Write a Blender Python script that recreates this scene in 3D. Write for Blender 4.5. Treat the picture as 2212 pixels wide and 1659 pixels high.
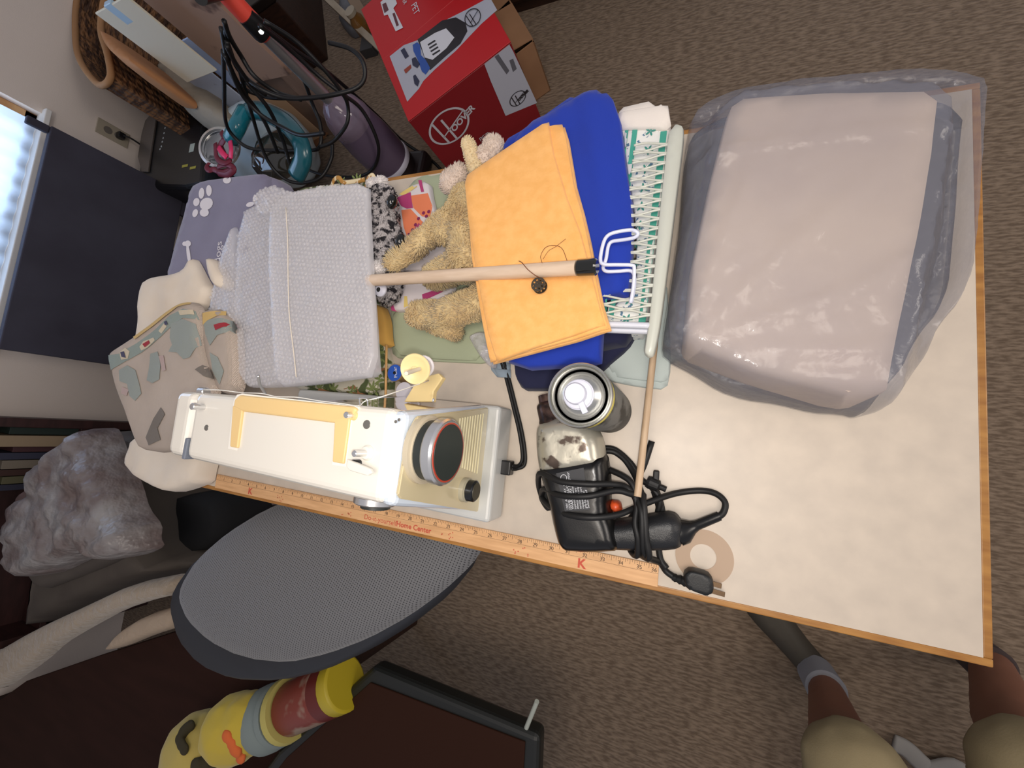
import bpy, bmesh, math, random
import numpy as np
from mathutils import Vector, Matrix, noise
from mathutils.geometry import delaunay_2d_cdt
for o in list(bpy.data.objects): bpy.data.objects.remove(o)
SC = bpy.context.scene
COL = SC.collection
random.seed(7); RNG = np.random.default_rng(7)

# ------------------------------------------------------------------ camera
W, H_ = 2212, 1659
CAM = Vector((-0.322, 0.193, 1.368))
RM = Matrix(((0.9273849, -0.0545238, 0.3701139), (0.1005123, 0.9892606, -0.1061167), (-0.3603532, 0.1356120, 0.9229057)))
F = 886.1
cam_d = bpy.data.cameras.new('camera'); cam = bpy.data.objects.new('camera', cam_d); COL.objects.link(cam)
cam_d.sensor_width = 36; cam_d.sensor_fit = 'HORIZONTAL'; cam_d.lens = F / W * 36; cam_d.clip_start = .01
cam.matrix_world = Matrix.Translation(CAM) @ RM.to_4x4()
SC.camera = cam
SC.view_settings.view_transform = 'Standard'; SC.view_settings.look = 'None'
SC.view_settings.gamma = 1; SC.view_settings.exposure = 0.0; SC.view_settings.use_curve_mapping = False
# ------------------------------------------------------------------ light
world = bpy.data.worlds.new('room_ambient'); SC.world = world; world.use_nodes = True
bg = world.node_tree.nodes['Background']; bg.inputs[0].default_value = (.90, .90, 1, 1); bg.inputs[1].default_value = .36
def lamp(name, kind, loc, energy, color, size=.1, direction=None, size_y=None):
    d = bpy.data.lights.new(name, kind); d.energy = energy; d.color = color
    if kind == 'AREA':
        d.size = size
        if size_y: d.shape = 'RECTANGLE'; d.size_y = size_y
    elif kind in ('POINT', 'SPOT'): d.shadow_soft_size = size
    o = bpy.data.objects.new(name, d); COL.objects.link(o); o.location = loc
    if direction: o.rotation_euler = Vector(direction).to_track_quat('-Z', 'Y').to_euler()
    return o
# the phone's flash, beside its lens
fl = lamp('phone_flash', 'SPOT', CAM + RM @ Vector((.006, -.022, .004)), 6.2, (1, .97, .93), .010, RM @ Vector((0, 0, -1)))
fl.data.spot_size = math.radians(150); fl.data.spot_blend = 1.0
# daylight at the window
lamp('window_daylight', 'AREA', (-3.05, .75, 1.25), 26, (.62, .78, 1), 1.2, (1, 0, -.25), 1.1)
# unseen fill added above the table for even ambient light
lamp('overhead_fill', 'AREA', (-.2, .1, 2.5), 16, (1, .88, .76), .9, (-.1, .1, -1))

lamp('wall_fill', 'AREA', (1.9, .6, 1.9), 16, (1, .90, .80), .8, (-1, 0, -.25))  # added fill from the right, brightens the wall and side faces
T = .74      # table top height
TV = Vector
# ------------------------------------------------------------------ measuring helpers (photo pixel -> world point on a plane)
def ray(x, y): return RM @ Vector(((x - W / 2) / F, (H_ / 2 - y) / F, -1))
def P(x, y, z):
    d = ray(x, y); return CAM + d * ((z - CAM.z) / d.z)
def PT(x, y, h=0): return P(x, y, T + h)
def PX(x, y, X):
    d = ray(x, y); return CAM + d * ((X - CAM.x) / d.x)
def XY(pts, z): return [P(x, y, z).xy.copy() for x, y in pts]
def XT(pts, h=0): return XY(pts, T + h)

# ------------------------------------------------------------------ materials
def lin(c):
    return tuple(((v / 255) / 12.92 if v / 255 <= .04045 else ((v / 255 + .055) / 1.055) ** 2.4) for v in c)
MATS = {}
def mat(name, rgb, rough=.6, metal=0, bump=0, bscale=200, kind='noise', rgb2=None, cscale=8, cmix=.5, alpha=1, spec=.5,
        trans=0, sheen=0, coat=0, stretch=(1, 1, 1), bdist=.001, sharp=(.35, .65), cstretch=(1, 1, 1), emit=None, cdetail=4):
    if name in MATS: return MATS[name]
    m = bpy.data.materials.new(name); m.use_nodes = True; nt = m.node_tree; N = nt.nodes; L = nt.links
    b = N['Principled BSDF']
    col = lin(rgb) + (1,)
    b.inputs['Base Color'].default_value = col; b.inputs['Roughness'].default_value = rough
    b.inputs['Metallic'].default_value = metal; b.inputs['Alpha'].default_value = alpha
    b.inputs['Specular IOR Level'].default_value = spec; b.inputs['Transmission Weight'].default_value = trans
    b.inputs['Sheen Weight'].default_value = sheen; b.inputs['Coat Weight'].default_value = coat
    tc = N.new('ShaderNodeTexCoord')
    def mapped(sc):
        mp = N.new('ShaderNodeMapping'); mp.inputs['Scale'].default_value = sc
        L.new(tc.outputs['Object'], mp.inputs['Vector']); return mp.outputs[0]
    if rgb2:
        t = N.new('ShaderNodeTexNoise'); t.inputs['Scale'].default_value = cscale; t.inputs['Detail'].default_value = cdetail
        L.new(mapped(cstretch), t.inputs['Vector'])
        r = N.new('ShaderNodeValToRGB'); r.color_ramp.elements[0].position = sharp[0]; r.color_ramp.elements[1].position = sharp[1]
        r.color_ramp.elements[0].color = col; r.color_ramp.elements[1].color = lin(rgb2) + (1,)
        L.new(t.outputs[0], r.inputs[0]); L.new(r.outputs[0], b.inputs['Base Color'])
    if bump:
        if kind == 'noise':
            t = N.new('ShaderNodeTexNoise'); t.inputs['Scale'].default_value = bscale; t.inputs['Detail'].default_value = 3; out = t.outputs[0]
        elif kind == 'voronoi':
            t = N.new('ShaderNodeTexVoronoi'); t.inputs['Scale'].default_value = bscale; out = t.outputs[0]
        else:
            t = N.new('ShaderNodeTexWave'); t.inputs['Scale'].default_value = bscale; t.inputs['Distortion'].default_value = 3; t.inputs['Detail'].default_value = 2; out = t.outputs[1]
        L.new(mapped(stretch), t.inputs['Vector'])
        bp = N.new('ShaderNodeBump'); bp.inputs['Strength'].default_value = bump; bp.inputs['Distance'].default_value = bdist
        L.new(out, bp.inputs['Height']); L.new(bp.outputs[0], b.inputs['Normal'])
    MATS[name] = m
    return m

# ------------------------------------------------------------------ object helpers
def link(o, parent=None):
    COL.objects.link(o)
    if parent: o.parent = parent
    return o
def tag(o, label=None, cat=None, group=None, kind=None):
    if label: o['label'] = label
    if cat: o['category'] = cat
    if group: o['group'] = group
    if kind: o['kind'] = kind
    return o
def thing(name, label, cat, loc=(0, 0, 0), group=None):
    o = bpy.data.objects.new(name, None); COL.objects.link(o); o.location = loc; o.empty_display_size = .02
    return tag(o, label, cat, group)
def mk(name, verts, faces, m, parent=None, smooth=False):
    me = bpy.data.meshes.new(name)
    off = Vector(parent.location) if parent else Vector((0, 0, 0))
    if parent and parent.parent: off = off + Vector(parent.parent.location)
    me.from_pydata([tuple(Vector(v) - off) for v in verts], [], faces); me.validate(); me.update()
    if smooth: me.polygons.foreach_set('use_smooth', [True] * len(me.polygons))
    if m: me.materials.append(m)
    return link(bpy.data.objects.new(name, me), parent)
class MB:
    def __init__(s): s.v = []; s.f = []
    def add(s, v, f):
        n = len(s.v); s.v += [tuple(x) for x in v]; s.f += [tuple(i + n for i in q) for q in f]; return s
    def bm(s, b):
        b.verts.ensure_lookup_table(); b.verts.index_update()
        s.add([v.co.copy() for v in b.verts], [[v.index for v in f.verts] for f in b.faces]); b.free(); return s
    def build(s, name, m, parent=None, smooth=False): return mk(name, s.v, s.f, m, parent, smooth)
def recalc(b): bmesh.ops.recalc_face_normals(b, faces=b.faces)
def hexa_bm(p, bev=0, seg=3):
    b = bmesh.new(); v = [b.verts.new(x) for x in p]
    for q in ((0, 1, 2, 3), (7, 6, 5, 4), (0, 4, 5, 1), (1, 5, 6, 2), (2, 6, 7, 3), (3, 7, 4, 0)): b.faces.new([v[i] for i in q])
    recalc(b)
    if bev: bmesh.ops.bevel(b, geom=b.edges[:], offset=bev, segments=seg, profile=.5, affect='EDGES')
    return b
def box_bm(lo, hi, bev=0, seg=3, M=None):
    x0, y0, z0 = lo; x1, y1, z1 = hi
    b = hexa_bm([(x0, y0, z0), (x1, y0, z0), (x1, y1, z0), (x0, y1, z0), (x0, y0, z1), (x1, y0, z1), (x1, y1, z1), (x0, y1, z1)], bev, seg)
    if M: bmesh.ops.transform(b, matrix=M, verts=b.verts)
    return b
def prism_bm(poly, z0, z1, bev=0, seg=3):
    b = bmesh.new(); n = len(poly)
    lo = [b.verts.new((p[0], p[1], z0)) for p in poly]; hi = [b.verts.new((p[0], p[1], z1)) for p in poly]
    b.faces.new(lo); b.faces.new(hi)
    for i in range(n): b.faces.new((lo[i], lo[(i + 1) % n], hi[(i + 1) % n], hi[i]))
    recalc(b)
    if bev: bmesh.ops.bevel(b, geom=b.edges[:], offset=bev, segments=seg, profile=.5, affect='EDGES')
    return b
def box(name, lo, hi, m, parent=None, bev=0, M=None, seg=3): return MB().bm(box_bm(lo, hi, bev, seg, M)).build(name, m, parent)
def prism(name, poly, z0, z1, m, parent=None, bev=0, seg=3): return MB().bm(prism_bm(poly, z0, z1, bev, seg)).build(name, m, parent)
def frame_of(d):
    d = Vector(d).normalized(); a = Vector((0, 0, 1)) if abs(d.z) < .9 else Vector((1, 0, 0))
    u = d.cross(a).normalized(); return u, d.cross(u).normalized(), d
def lathe_mb(mb, prof, base, axis=(0, 0, 1), n=36, sy=1):
    u, w, d = frame_of(axis); base = Vector(base); V = []; Fc = []
    for r, t in prof:
        for k in range(n):
            a = 2 * math.pi * k / n; V.append(base + d * t + u * (r * math.cos(a)) + w * (r * sy * math.sin(a)))
    for i in range(len(prof) - 1):
        for k in range(n):
            k2 = (k + 1) % n; Fc.append((i * n + k, i * n + k2, (i + 1) * n + k2, (i + 1) * n + k))
    Fc.append(tuple(range(n))[::-1]); Fc.append(tuple((len(prof) - 1) * n + k for k in range(n)))
    b = bmesh.new(); vs = [b.verts.new(v) for v in V]
    for f in Fc: b.faces.new([vs[i] for i in f])
    recalc(b); mb.bm(b); return mb
def lathe(name, prof, base, m, parent=None, axis=(0, 0, 1), n=36, smooth=True, sy=1):
    o = lathe_mb(MB(), prof, base, axis, n, sy).build(name, m, parent)
    if smooth:
        o.data.polygons.foreach_set('use_smooth', [len(p.vertices) == 4 for p in o.data.polygons]); edge_split(o, 35)
    return o
def edge_split(o, ang=35):
    md = o.modifiers.new('split', 'EDGE_SPLIT'); md.split_angle = math.radians(ang)
def cyl(name, p0, p1, r, m, parent=None, r1=None, n=24, bev=0):
    p0 = Vector(p0); p1 = Vector(p1); L = (p1 - p0).length; r1 = r if r1 is None else r1
    prof = [(r, 0), (r1, L)] if not bev else [(r - bev, 0), (r, bev), (r1, L - bev), (r1 - bev, L)]
    return lathe(name, prof, p0, m, parent, p1 - p0, n)
def crom(pts, k=8):
    pts = [Vector(p) for p in pts]
    if len(pts) < 3: return pts
    q = [pts[0] * 2 - pts[1]] + pts + [pts[-1] * 2 - pts[-2]]; out = []
    for i in range(1, len(q) - 2):
        for j in range(k):
            t = j / k; a, b, c, d = q[i - 1:i + 3]
            out.append(.5 * ((2 * b) + (c - a) * t + (2 * a - 5 * b + 4 * c - d) * t * t + (3 * b - a - 3 * c + d) * t ** 3))
    out.append(pts[-1]); return out
def tube_mb(mb, pts, r, n=8, smooth=6, flat=1):
    q = crom(pts, smooth) if smooth else [Vector(p) for p in pts]
    d0 = (q[1] - q[0]).normalized(); u = frame_of(d0)[0]; V = []; Fc = []
    rr = r if callable(r) else (lambda t: r)
    for i, p in enumerate(q):
        d = (q[min(i + 1, len(q) - 1)] - q[max(i - 1, 0)])
        if d.length < 1e-9: d = d0
        d = d.normalized(); u = (u - d * u.dot(d)).normalized(); w = d.cross(u); R = rr(i / (len(q) - 1))
        for k in range(n):
            a = 2 * math.pi * k / n; V.append(p + u * (R * math.cos(a)) + w * (R * flat * math.sin(a)))
    for i in range(len(q) - 1):
        for k in range(n): Fc.append((i * n + k, i * n + (k + 1) % n, (i + 1) * n + (k + 1) % n, (i + 1) * n + k))
    Fc.append(tuple(range(n))[::-1]); Fc.append(tuple((len(q) - 1) * n + k for k in range(n)))
    mb.add(V, Fc); return mb
def tube(name, pts, r, m, parent=None, n=8, smooth=6, flat=1): return tube_mb(MB(), pts, r, n, smooth, flat).build(name, m, parent, True)

def resample(poly, step, rounds=1):
    p = [Vector(q) for q in poly]
    for _ in range(rounds):
        p = [w for i in range(len(p)) for w in (p[i] * .8 + p[(i + 1) % len(p)] * .2, p[i] * .2 + p[(i + 1) % len(p)] * .8)]
    out = []
    for i in range(len(p)):
        a, b = p[i], p[(i + 1) % len(p)]; k = max(1, int((b - a).length / step))
        out += [a.lerp(b, j / k) for j in range(k)]
    return np.array([(q.x, q.y) for q in out])
def dist_poly(pts, poly):
    a = poly; b = np.roll(poly, -1, 0); ab = b - a; l2 = (ab ** 2).sum(1) + 1e-12
    out = np.empty(len(pts))
    for s in range(0, len(pts), 2000):
        q = pts[s:s + 2000, None, :] - a[None]
        t = np.clip((q * ab[None]).sum(2) / l2, 0, 1)
        out[s:s + 2000] = np.sqrt(((q - t[..., None] * ab[None]) ** 2).sum(2)).min(1)
    return out
def inside(pts, poly):
    x, y = pts[:, 0], pts[:, 1]; r = np.zeros(len(pts), bool); n = len(poly); j = n - 1
    for i in range(n):
        xi, yi = poly[i]; xj, yj = poly[j]
        c = ((yi > y) != (yj > y)) & (x < (xj - xi) * (y - yi) / (yj - yi + 1e-15) + xi); r ^= c; j = i
    return r
def nz(x, y, f, s=0): return noise.noise(Vector((x * f + s, y * f - s, s * .7)))
def tri(poly, res, rings=()):
    lo = poly.min(0); hi = poly.max(0)
    gx = np.arange(lo[0], hi[0], res); gy = np.arange(lo[1], hi[1], res * .87)
    g = np.array([(x + (res / 2 if j % 2 else 0), y) for j, y in enumerate(gy) for x in gx])
    pts = [g] if len(g) else []
    nxt = np.roll(poly, -1, 0) - np.roll(poly, 1, 0); nn = np.stack([-nxt[:, 1], nxt[:, 0]], 1); nn /= (np.linalg.norm(nn, axis=1)[:, None] + 1e-12)
    area = (poly[:, 0] * np.roll(poly[:, 1], -1) - np.roll(poly[:, 0], -1) * poly[:, 1]).sum()
    if area < 0: nn = -nn
    for r in rings: pts.append(poly + nn * r)
    keep = []
    for k, p in enumerate(pts):
        d = dist_poly(p, poly); lim = (max(rings) + res * .4 if rings else res * .4) if k == 0 else rings[k - 1] * .93
        keep.append(p[inside(p, poly) & (d > lim)])
    ins = np.concatenate(keep) if keep else np.zeros((0, 2))
    allp = [Vector((float(x), float(y))) for x, y in np.concatenate([poly, ins])]
    n = len(poly)
    v, e, f, *_ = delaunay_2d_cdt(allp, [(i, (i + 1) % n) for i in range(n)], [], 1, 1e-7)
    return np.array([(q.x, q.y) for q in v]), [tuple(t) for t in f]
def make_H(poly, z0, zt, r, amp, freq, seed, extra=None, tilt=None):
    def Hf(pts):
        pts = np.atleast_2d(np.asarray(pts, float)); d = dist_poly(pts, poly)
        t = np.clip(d / r, 0, 1) if r > 0 else np.ones(len(pts))
        prof = np.sqrt(np.clip(1 - (1 - t) ** 2, 0, 1))
        nzv = np.array([nz(x, y, freq, seed) + .5 * nz(x, y, freq * 2.3, seed + 5) for x, y in pts]) * amp
        top = zt + nzv * t
        if tilt: top = top + (pts[:, 0] - tilt[0]) * tilt[2] + (pts[:, 1] - tilt[1]) * tilt[3]
        if extra: top = top + np.array([extra(x, y) for x, y in pts]) * t
        return z0 + (top - z0) * prof
    return Hf
def pad_mb(mb, poly, z0, zt, r=.004, amp=.001, freq=8, seed=1, res=.02, rounds=1, extra=None, step=None, tilt=None, open_bottom=False):
    pl = resample(poly, step or res * .7, rounds)
    rings = tuple(r * q for q in (.12, .4, .8)) if r > 0 else ()
    v, f = tri(pl, res, rings)
    Hf = make_H(pl, z0, zt, r, amp, freq, seed, extra, tilt); z = Hf(v)
    # boundary vertices sit on the lower rim
    V = [(x, y, zz) for (x, y), zz in zip(v, z)]; n = len(V)
    Fc = list(f)
    if not open_bottom:
        V += [(x, y, z0 - .0006) for x, y in v]; Fc += [tuple(i + n for i in q[::-1]) for q in f]
        cnt = {}
        for q in f:
            for i in range(3):
                e = (q[i], q[(i + 1) % 3]); cnt[e] = 1
        Fc += [(b, a, a + n, b + n) for (a, b) in cnt if (b, a) not in cnt]
    mb.add(V, Fc); return Hf, pl
def pad(name, poly, z0, zt, m, parent=None, **k):
    mb = MB(); Hf, pl = pad_mb(mb, poly, z0, zt, **k); o = mb.build(name, m, parent, True); o['H'] = 0
    del o['H']; return o, Hf
def decal(name, poly, Hf, m, parent, eps=.0007, res=.01, rounds=0):
    pl = resample(poly, res, rounds); v, f = tri(pl, res); z = Hf(v) + eps
    return mk(name, [(x, y, q) for (x, y), q in zip(v, z)], f, m, parent, True)
def decals(name, polys, Hf, m, parent, eps=.0007, res=.01, rounds=0):
    if len(polys) <= 6:
        for p_ in polys: o = decal(name, p_, Hf, m, parent, eps, res, rounds)
        return o
    mb = MB()
    for poly in polys:
        pl = resample(poly, res, rounds); v, f = tri(pl, res); z = Hf(v) + eps
        mb.add([(x, y, q) for (x, y), q in zip(v, z)], f)
    return mb.build(name, m, parent, True)
def ell(cx, cy, a, b, rot=0, n=16):
    c, s = math.cos(rot), math.sin(rot)
    return [Vector((cx + a * math.cos(t) * c - b * math.sin(t) * s, cy + a * math.cos(t) * s + b * math.sin(t) * c)) for t in [2 * math.pi * k / n for k in range(n)]]
def text_mb(mb, s, size, org, ux, uy, align='LEFT', depth=0, off=0, bold=0):
    cu = bpy.data.curves.new('t', 'FONT'); cu.body = s; cu.size = size; cu.align_x = align; cu.align_y = 'CENTER'; cu.offset = bold
    cu.resolution_u = 3
    o = bpy.data.objects.new('t', cu); COL.objects.link(o); dg = bpy.context.evaluated_depsgraph_get()
    me = bpy.data.meshes.new_from_object(o.evaluated_get(dg))
    ux = Vector(ux).normalized(); uy = Vector(uy).normalized(); org = Vector(org); nn = ux.cross(uy)
    mb.add([org + ux * v.co.x + uy * v.co.y + nn * off for v in me.vertices], [tuple(p.vertices) for p in me.polygons])
    bpy.data.objects.remove(o); bpy.data.meshes.remove(me); bpy.data.curves.remove(cu); return mb
def flat(name, polys, org, ux, uy, m, parent, off=.0008):
    ux = Vector(ux).normalized(); uy = Vector(uy).normalized(); org = Vector(org); nn = ux.cross(uy); mb = MB()
    for p in polys: mb.add([org + ux * a + uy * b + nn * off for a, b in p], [tuple(range(len(p)))])
    return mb.build(name, m, parent)
def blob(name, balls, m, parent, voxel=.004, smooth=4, tuft=0, tlen=.008, twid=.002, disp=0, dfreq=60, extra_down=0):
    """one continuous body grown from overlapping balls [(centre, radius)] and capsules [(p0, r0, p1, r1)]"""
    b = bmesh.new()
    for q in balls:
        if len(q) == 4:
            p0, r0, p1, r1 = Vector(q[0]), q[1], Vector(q[2]), q[3]; n = max(2, int((p1 - p0).length / (min(r0, r1) * .35)))
            L = [(p0.lerp(p1, i / n), r0 + (r1 - r0) * i / n) for i in range(n + 1)]
        else: L = [(Vector(q[0]), q[1])]
        for c, r in L: bmesh.ops.create_icosphere(b, subdivisions=2, radius=1, matrix=Matrix.Translation(c) @ Matrix.Diagonal((*(r if isinstance(r, tuple) else (r, r, r)), 1)))
    me = bpy.data.meshes.new('b'); b.to_mesh(me); b.free(); o = bpy.data.objects.new('b', me); COL.objects.link(o)
    md = o.modifiers.new('r', 'REMESH'); md.mode = 'VOXEL'; md.voxel_size = voxel
    ms = o.modifiers.new('s', 'SMOOTH'); ms.iterations = smooth; ms.factor = .5
    dg = bpy.context.evaluated_depsgraph_get(); m2 = bpy.data.meshes.new_from_object(o.evaluated_get(dg)); bpy.data.objects.remove(o); bpy.data.meshes.remove(me)
    V = [v.co.copy() for v in m2.vertices]; Nn = [v.normal.copy() for v in m2.vertices]
    if disp: V = [v + n * disp * noise.noise(v * dfreq) for v, n in zip(V, Nn)]
    Fc = [tuple(p.vertices) for p in m2.polygons]; mb = MB(); mb.add(V, Fc)
    if tuft:
        ar = np.array([p.area for p in m2.polygons]); idx = RNG.choice(len(ar), tuft, p=ar / ar.sum())
        for i in idx:
            p = m2.polygons[int(i)]; n = p.normal
            c = sum((V[k] * random.random() for k in p.vertices), Vector()); c = V[p.vertices[0]] + (V[p.vertices[2 % len(p.vertices)]] - V[p.vertices[0]]) * random.random() + (V[p.vertices[1]] - V[p.vertices[0]]) * random.uniform(-.5, .5)
            sw = Vector((noise.noise(c * 25), noise.noise(c * 25 + Vector((9, 9, 9))), noise.noise(c * 25 - Vector((5, 5, 5))))) * 1.6
            d = (n + sw + Vector((random.uniform(-.4, .4), random.uniform(-.4, .4), random.uniform(-.4, .4)))).normalized()
            L = tlen * random.uniform(.6, 1.3); u, w, _ = frame_of(d); wd = twid * random.uniform(.6, 1.3)
            mid = c + d * L * .55 + sw * L * .12
            mb.add([c - n * .001 + u * wd, c - n * .001 - u * wd * .5 + w * wd * .8, c - n * .001 - u * wd * .5 - w * wd * .8, mid + u * wd * .8, mid - u * wd * .4 + w * wd * .6, mid - u * wd * .4 - w * wd * .6, c + d * L + sw * L * .5],
                   [(0, 1, 4, 3), (1, 2, 5, 4), (2, 0, 3, 5), (3, 4, 6), (4, 5, 6), (5, 3, 6)])
    bpy.data.meshes.remove(m2)
    return mb.build(name, m, parent, True)


# ================================================================== THE SETTING
M_wall = mat('wall paint', (222, 210, 200), .85, bump=.3, bscale=260, rgb2=(226, 214, 204), cscale=3)
M_carpet = mat('carpet', (104, 88, 73), .95, rgb2=(138, 120, 102), cscale=110, bump=.7, bscale=110, kind='noise', stretch=(.35, 1.5, 1), bdist=.005, cstretch=(.35, 1.5, 1), sharp=(.38, .62), sheen=.2, spec=.1)
M_white = mat('white paint', (225, 222, 214), .5)
def plane_box(name, lo, hi, m, kind='structure'): o = box(name, lo, hi, m); tag(o, kind='structure'); return o
plane_box('floor', (-2.86, -2.2, -.03), (2.2, 3.4, 0), M_carpet)
WX = -2.85
# wall with window opening y .32..1.3, z .66..1.7
wl = MB(); wl.bm(box_bm((WX - .12, -2.2, 0), (WX, .30, 2.45))); wl.bm(box_bm((WX - .12, 1.30, 0), (WX, 3.4, 2.45)))
wl.bm(box_bm((WX - .12, .30, 0), (WX, 1.30, .64))); wl.bm(box_bm((WX - .12, .30, 1.75), (WX, 1.30, 2.45)))
tag(wl.build('wall_left', M_wall), kind='structure')
win = tag(thing('window_1', None, None, (WX - .06, .8, .64)), kind='structure')
M_frame = mat('window frame', (214, 170, 120), .45, rgb2=(190, 140, 90), cscale=20)
wf = MB()
for lo, hi in (((WX - .10, .30, .64), (WX - .04, 1.30, .68)), ((WX - .10, .30, 1.71), (WX - .04, 1.30, 1.75)), ((WX - .10, .30, .64), (WX - .04, .34, 1.75)), ((WX - .10, 1.26, .64), (WX - .04, 1.30, 1.75)), ((WX - .095, .78, .66), (WX - .05, .81, 1.73))):
    wf.bm(box_bm(lo, hi, .004))
wf.build('window_frame', M_frame, win)
box('window_sill', (WX - .04, .28, .625), (WX + .03, 1.32, .645), mat('sill', (226, 224, 220), .4), win, .004)
M_glass = mat('clear glass', (235, 245, 250), .02, alpha=.12, spec=.6)
box('window_pane', (WX - .075, .34, .68), (WX - .071, 1.26, 1.71), M_glass, win)
# light blue curtain in front of the pane
M_cur = mat('light curtain', (170, 205, 240), .8, bump=.2, bscale=90)
nt = M_cur.node_tree; tr_ = nt.nodes.new('ShaderNodeBsdfTranslucent'); tr_.inputs[0].default_value = (.75, .85, 1, 1); ad = nt.nodes.new('ShaderNodeMixShader'); ad.inputs[0].default_value = .7
nt.links.new(nt.nodes['Principled BSDF'].outputs[0], ad.inputs[1]); nt.links.new(tr_.outputs[0], ad.inputs[2]); nt.links.new(ad.outputs[0], nt.nodes['Material Output'].inputs[0])
cv = []; cf = []; ny, nz_ = 60, 12
for j in range(nz_ + 1):
    for i in range(ny + 1):
        y = .34 + .92 * i / ny; z = .6465 + 1.06 * j / nz_
        cv.append((WX - .02 + .006 * math.sin(i * 1.3) * (1 - .3 * j / nz_), y, z))
for j in range(nz_):
    for i in range(ny): cf.append((j * (ny + 1) + i, j * (ny + 1) + i + 1, (j + 1) * (ny + 1) + i + 1, (j + 1) * (ny + 1) + i))
tag(mk('curtain', cv, cf, M_cur, None, True), 'pale blue curtain glowing with daylight in the window at the left edge', 'curtain')
# outlet on wall
oc = PX(243, 288, WX)
out = thing('wall_outlet', 'beige wall outlet with a dark plug, between the window and the black shredder', 'outlet', (WX, oc.y, oc.z))
M_beige = mat('beige plastic', (168, 158, 140), .45)
box('cover_plate', (WX + .001, oc.y - .035, oc.z - .06), (WX + .007, oc.y + .035, oc.z + .06), M_beige, out, .002)
for dz in (-.02, .02): lathe('socket', [(.016, 0), (.016, .002)], (WX + .0065, oc.y, oc.z + dz), mat('grey plastic', (110, 104, 98), .5), out, (1, 0, 0), 20)
plug = thing('power_plug', 'dark plug and cord in the wall outlet beside the black shredder', 'plug', (WX + .008, oc.y, oc.z - .045))
M_blk = mat('black plastic', (22, 22, 24), .35, bump=.05, bscale=400)
M_blkm = mat('matte black rubber', (20, 20, 21), .55, spec=.4)
box('plug_body', (WX + .0085, oc.y - .014, oc.z - .035), (WX + .036, oc.y + .014, oc.z - .008), M_blk, plug, .004)
tube('plug_cord', [(WX + .036, oc.y, oc.z - .025), (WX + .05, oc.y, oc.z - .06), (WX + .05, oc.y - .02, oc.z - .2), (WX + .06, oc.y - .03, .01)], .004, M_blkm, plug)

# ================================================================== TABLE
M_lam = mat('laminate', (207, 194, 178), .38, rgb2=(194, 182, 168), cscale=34, sharp=(.30, .75), bump=.04, bscale=500, spec=.35, cdetail=7)
M_oak = mat('oak edging', (176, 126, 62), .4, rgb2=(144, 94, 40), cscale=18, cstretch=(1, 6, 6), sharp=(.35, .7), bump=.15, bscale=200, stretch=(.1, 1, 1))
tb = thing('folding_table', 'long laminate topped table with wooden edging under the sewing machine', 'table', (-.76, .336, 0))
X0, X1, Y0, Y1 = -1.535, 0.0, 0.0, .668
box('table_top', (X0, Y0, T - .022), (X1, Y1, T), M_lam, tb)
e = .0085; me_ = MB()
for lo, hi in (((X0 - e, Y0 - e, T - .026), (X1 + e, Y0, T - .0005)), ((X0 - e, Y1, T - .026), (X1 + e, Y1 + e, T - .0005)), ((X0 - e, Y0, T - .026), (X0, Y1, T - .0005)), ((X1, Y0, T - .026), (X1 + e, Y1, T - .0005))): me_.bm(box_bm(lo, hi, .0015))
me_.build('wooden_edging', M_oak, tb)
M_legs = mat('brown metal', (70, 58, 46), .4, metal=.6)
for x in (-1.40, -.12):
    for y in (.06, .60):
        cyl('leg', (x, y, 0), (x, y, T - .05), .0125, M_legs, tb)
ap = MB()
for y in (.06, .60): ap.bm(box_bm((-1.46, y - .01, T - .06), (-.08, y + .01, T - .0225)))
for x in (-1.40, -.12): ap.bm(box_bm((x - .01, .06, T - .05), (x + .01, .60, T - .0225))); ap.bm(box_bm((x - .008, .07, .2), (x + .008, .59, .216)))
ap.build('leg_frame', M_legs, tb)

# paper ring mark
a = ell(-.2745, .0485, .0355, .0355, 0, 48); b_ = ell(-.2755, .0490, .0160, .0160, 0, 48)
rv = [(p.x, p.y, T + z) for p in a for z in (0.0006,)] + [(p.x, p.y, T + .0006) for p in b_] + [(p.x, p.y, T + .00005) for p in a] + [(p.x, p.y, T + .00005) for p in b_]
rf = []
for i in range(48):
    j = (i + 1) % 48; rf += [(i, j, 48 + j, 48 + i), (96 + i, 96 + j, j, i), (48 + i, 48 + j, 144 + j, 144 + i)]
tag(mk('paper_washer', rv, rf, mat('kraft paper ring', (182, 158, 136), .8)), 'flat tan paper ring on the table beside the drill plug', 'paper ring')

# yardstick
M_rul = mat('ruler wood', (226, 178, 128), .5, rgb2=(208, 160, 112), cscale=14, cstretch=(1, 10, 1), bump=.1, bscale=120, stretch=(.15, 3, 1))
xr, yr = -1.2441, .0211
rl = thing('yardstick', 'wooden yardstick lying along the front edge of the table', 'ruler', (xr + .457, yr - .006, T))
RT = T + .0042
box('stick', (xr, yr - .0225, T + .0003), (xr + .9144, yr + .0065, RT), M_rul, rl, .0008)
M_ink = mat('dark ink', (70, 52, 40), .7); M_red = mat('red ink', (196, 84, 62), .7)
tm = MB(); tx = MB(); to = RT + .0002
for i in range(1, 36 * 8):
    L_ = .0075 if i % 8 == 0 else (.006 if i % 4 == 0 else (.0042 if i % 2 == 0 else .0028)); x = xr + i * .0254 / 8
    tm.add([(x - .00022, yr + .006, to), (x + .00022, yr + .006, to), (x + .00022, yr + .006 - L_, to), (x - .00022, yr + .006 - L_, to)], [(0, 1, 2, 3)])
tm.add([(xr, yr - .0048, to), (xr, yr - .0051, to), (xr + .9144, yr - .0051, to), (xr + .9144, yr - .0048, to)], [(0, 1, 2, 3)])
tm.build('tick_marks', M_ink, rl)
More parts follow.
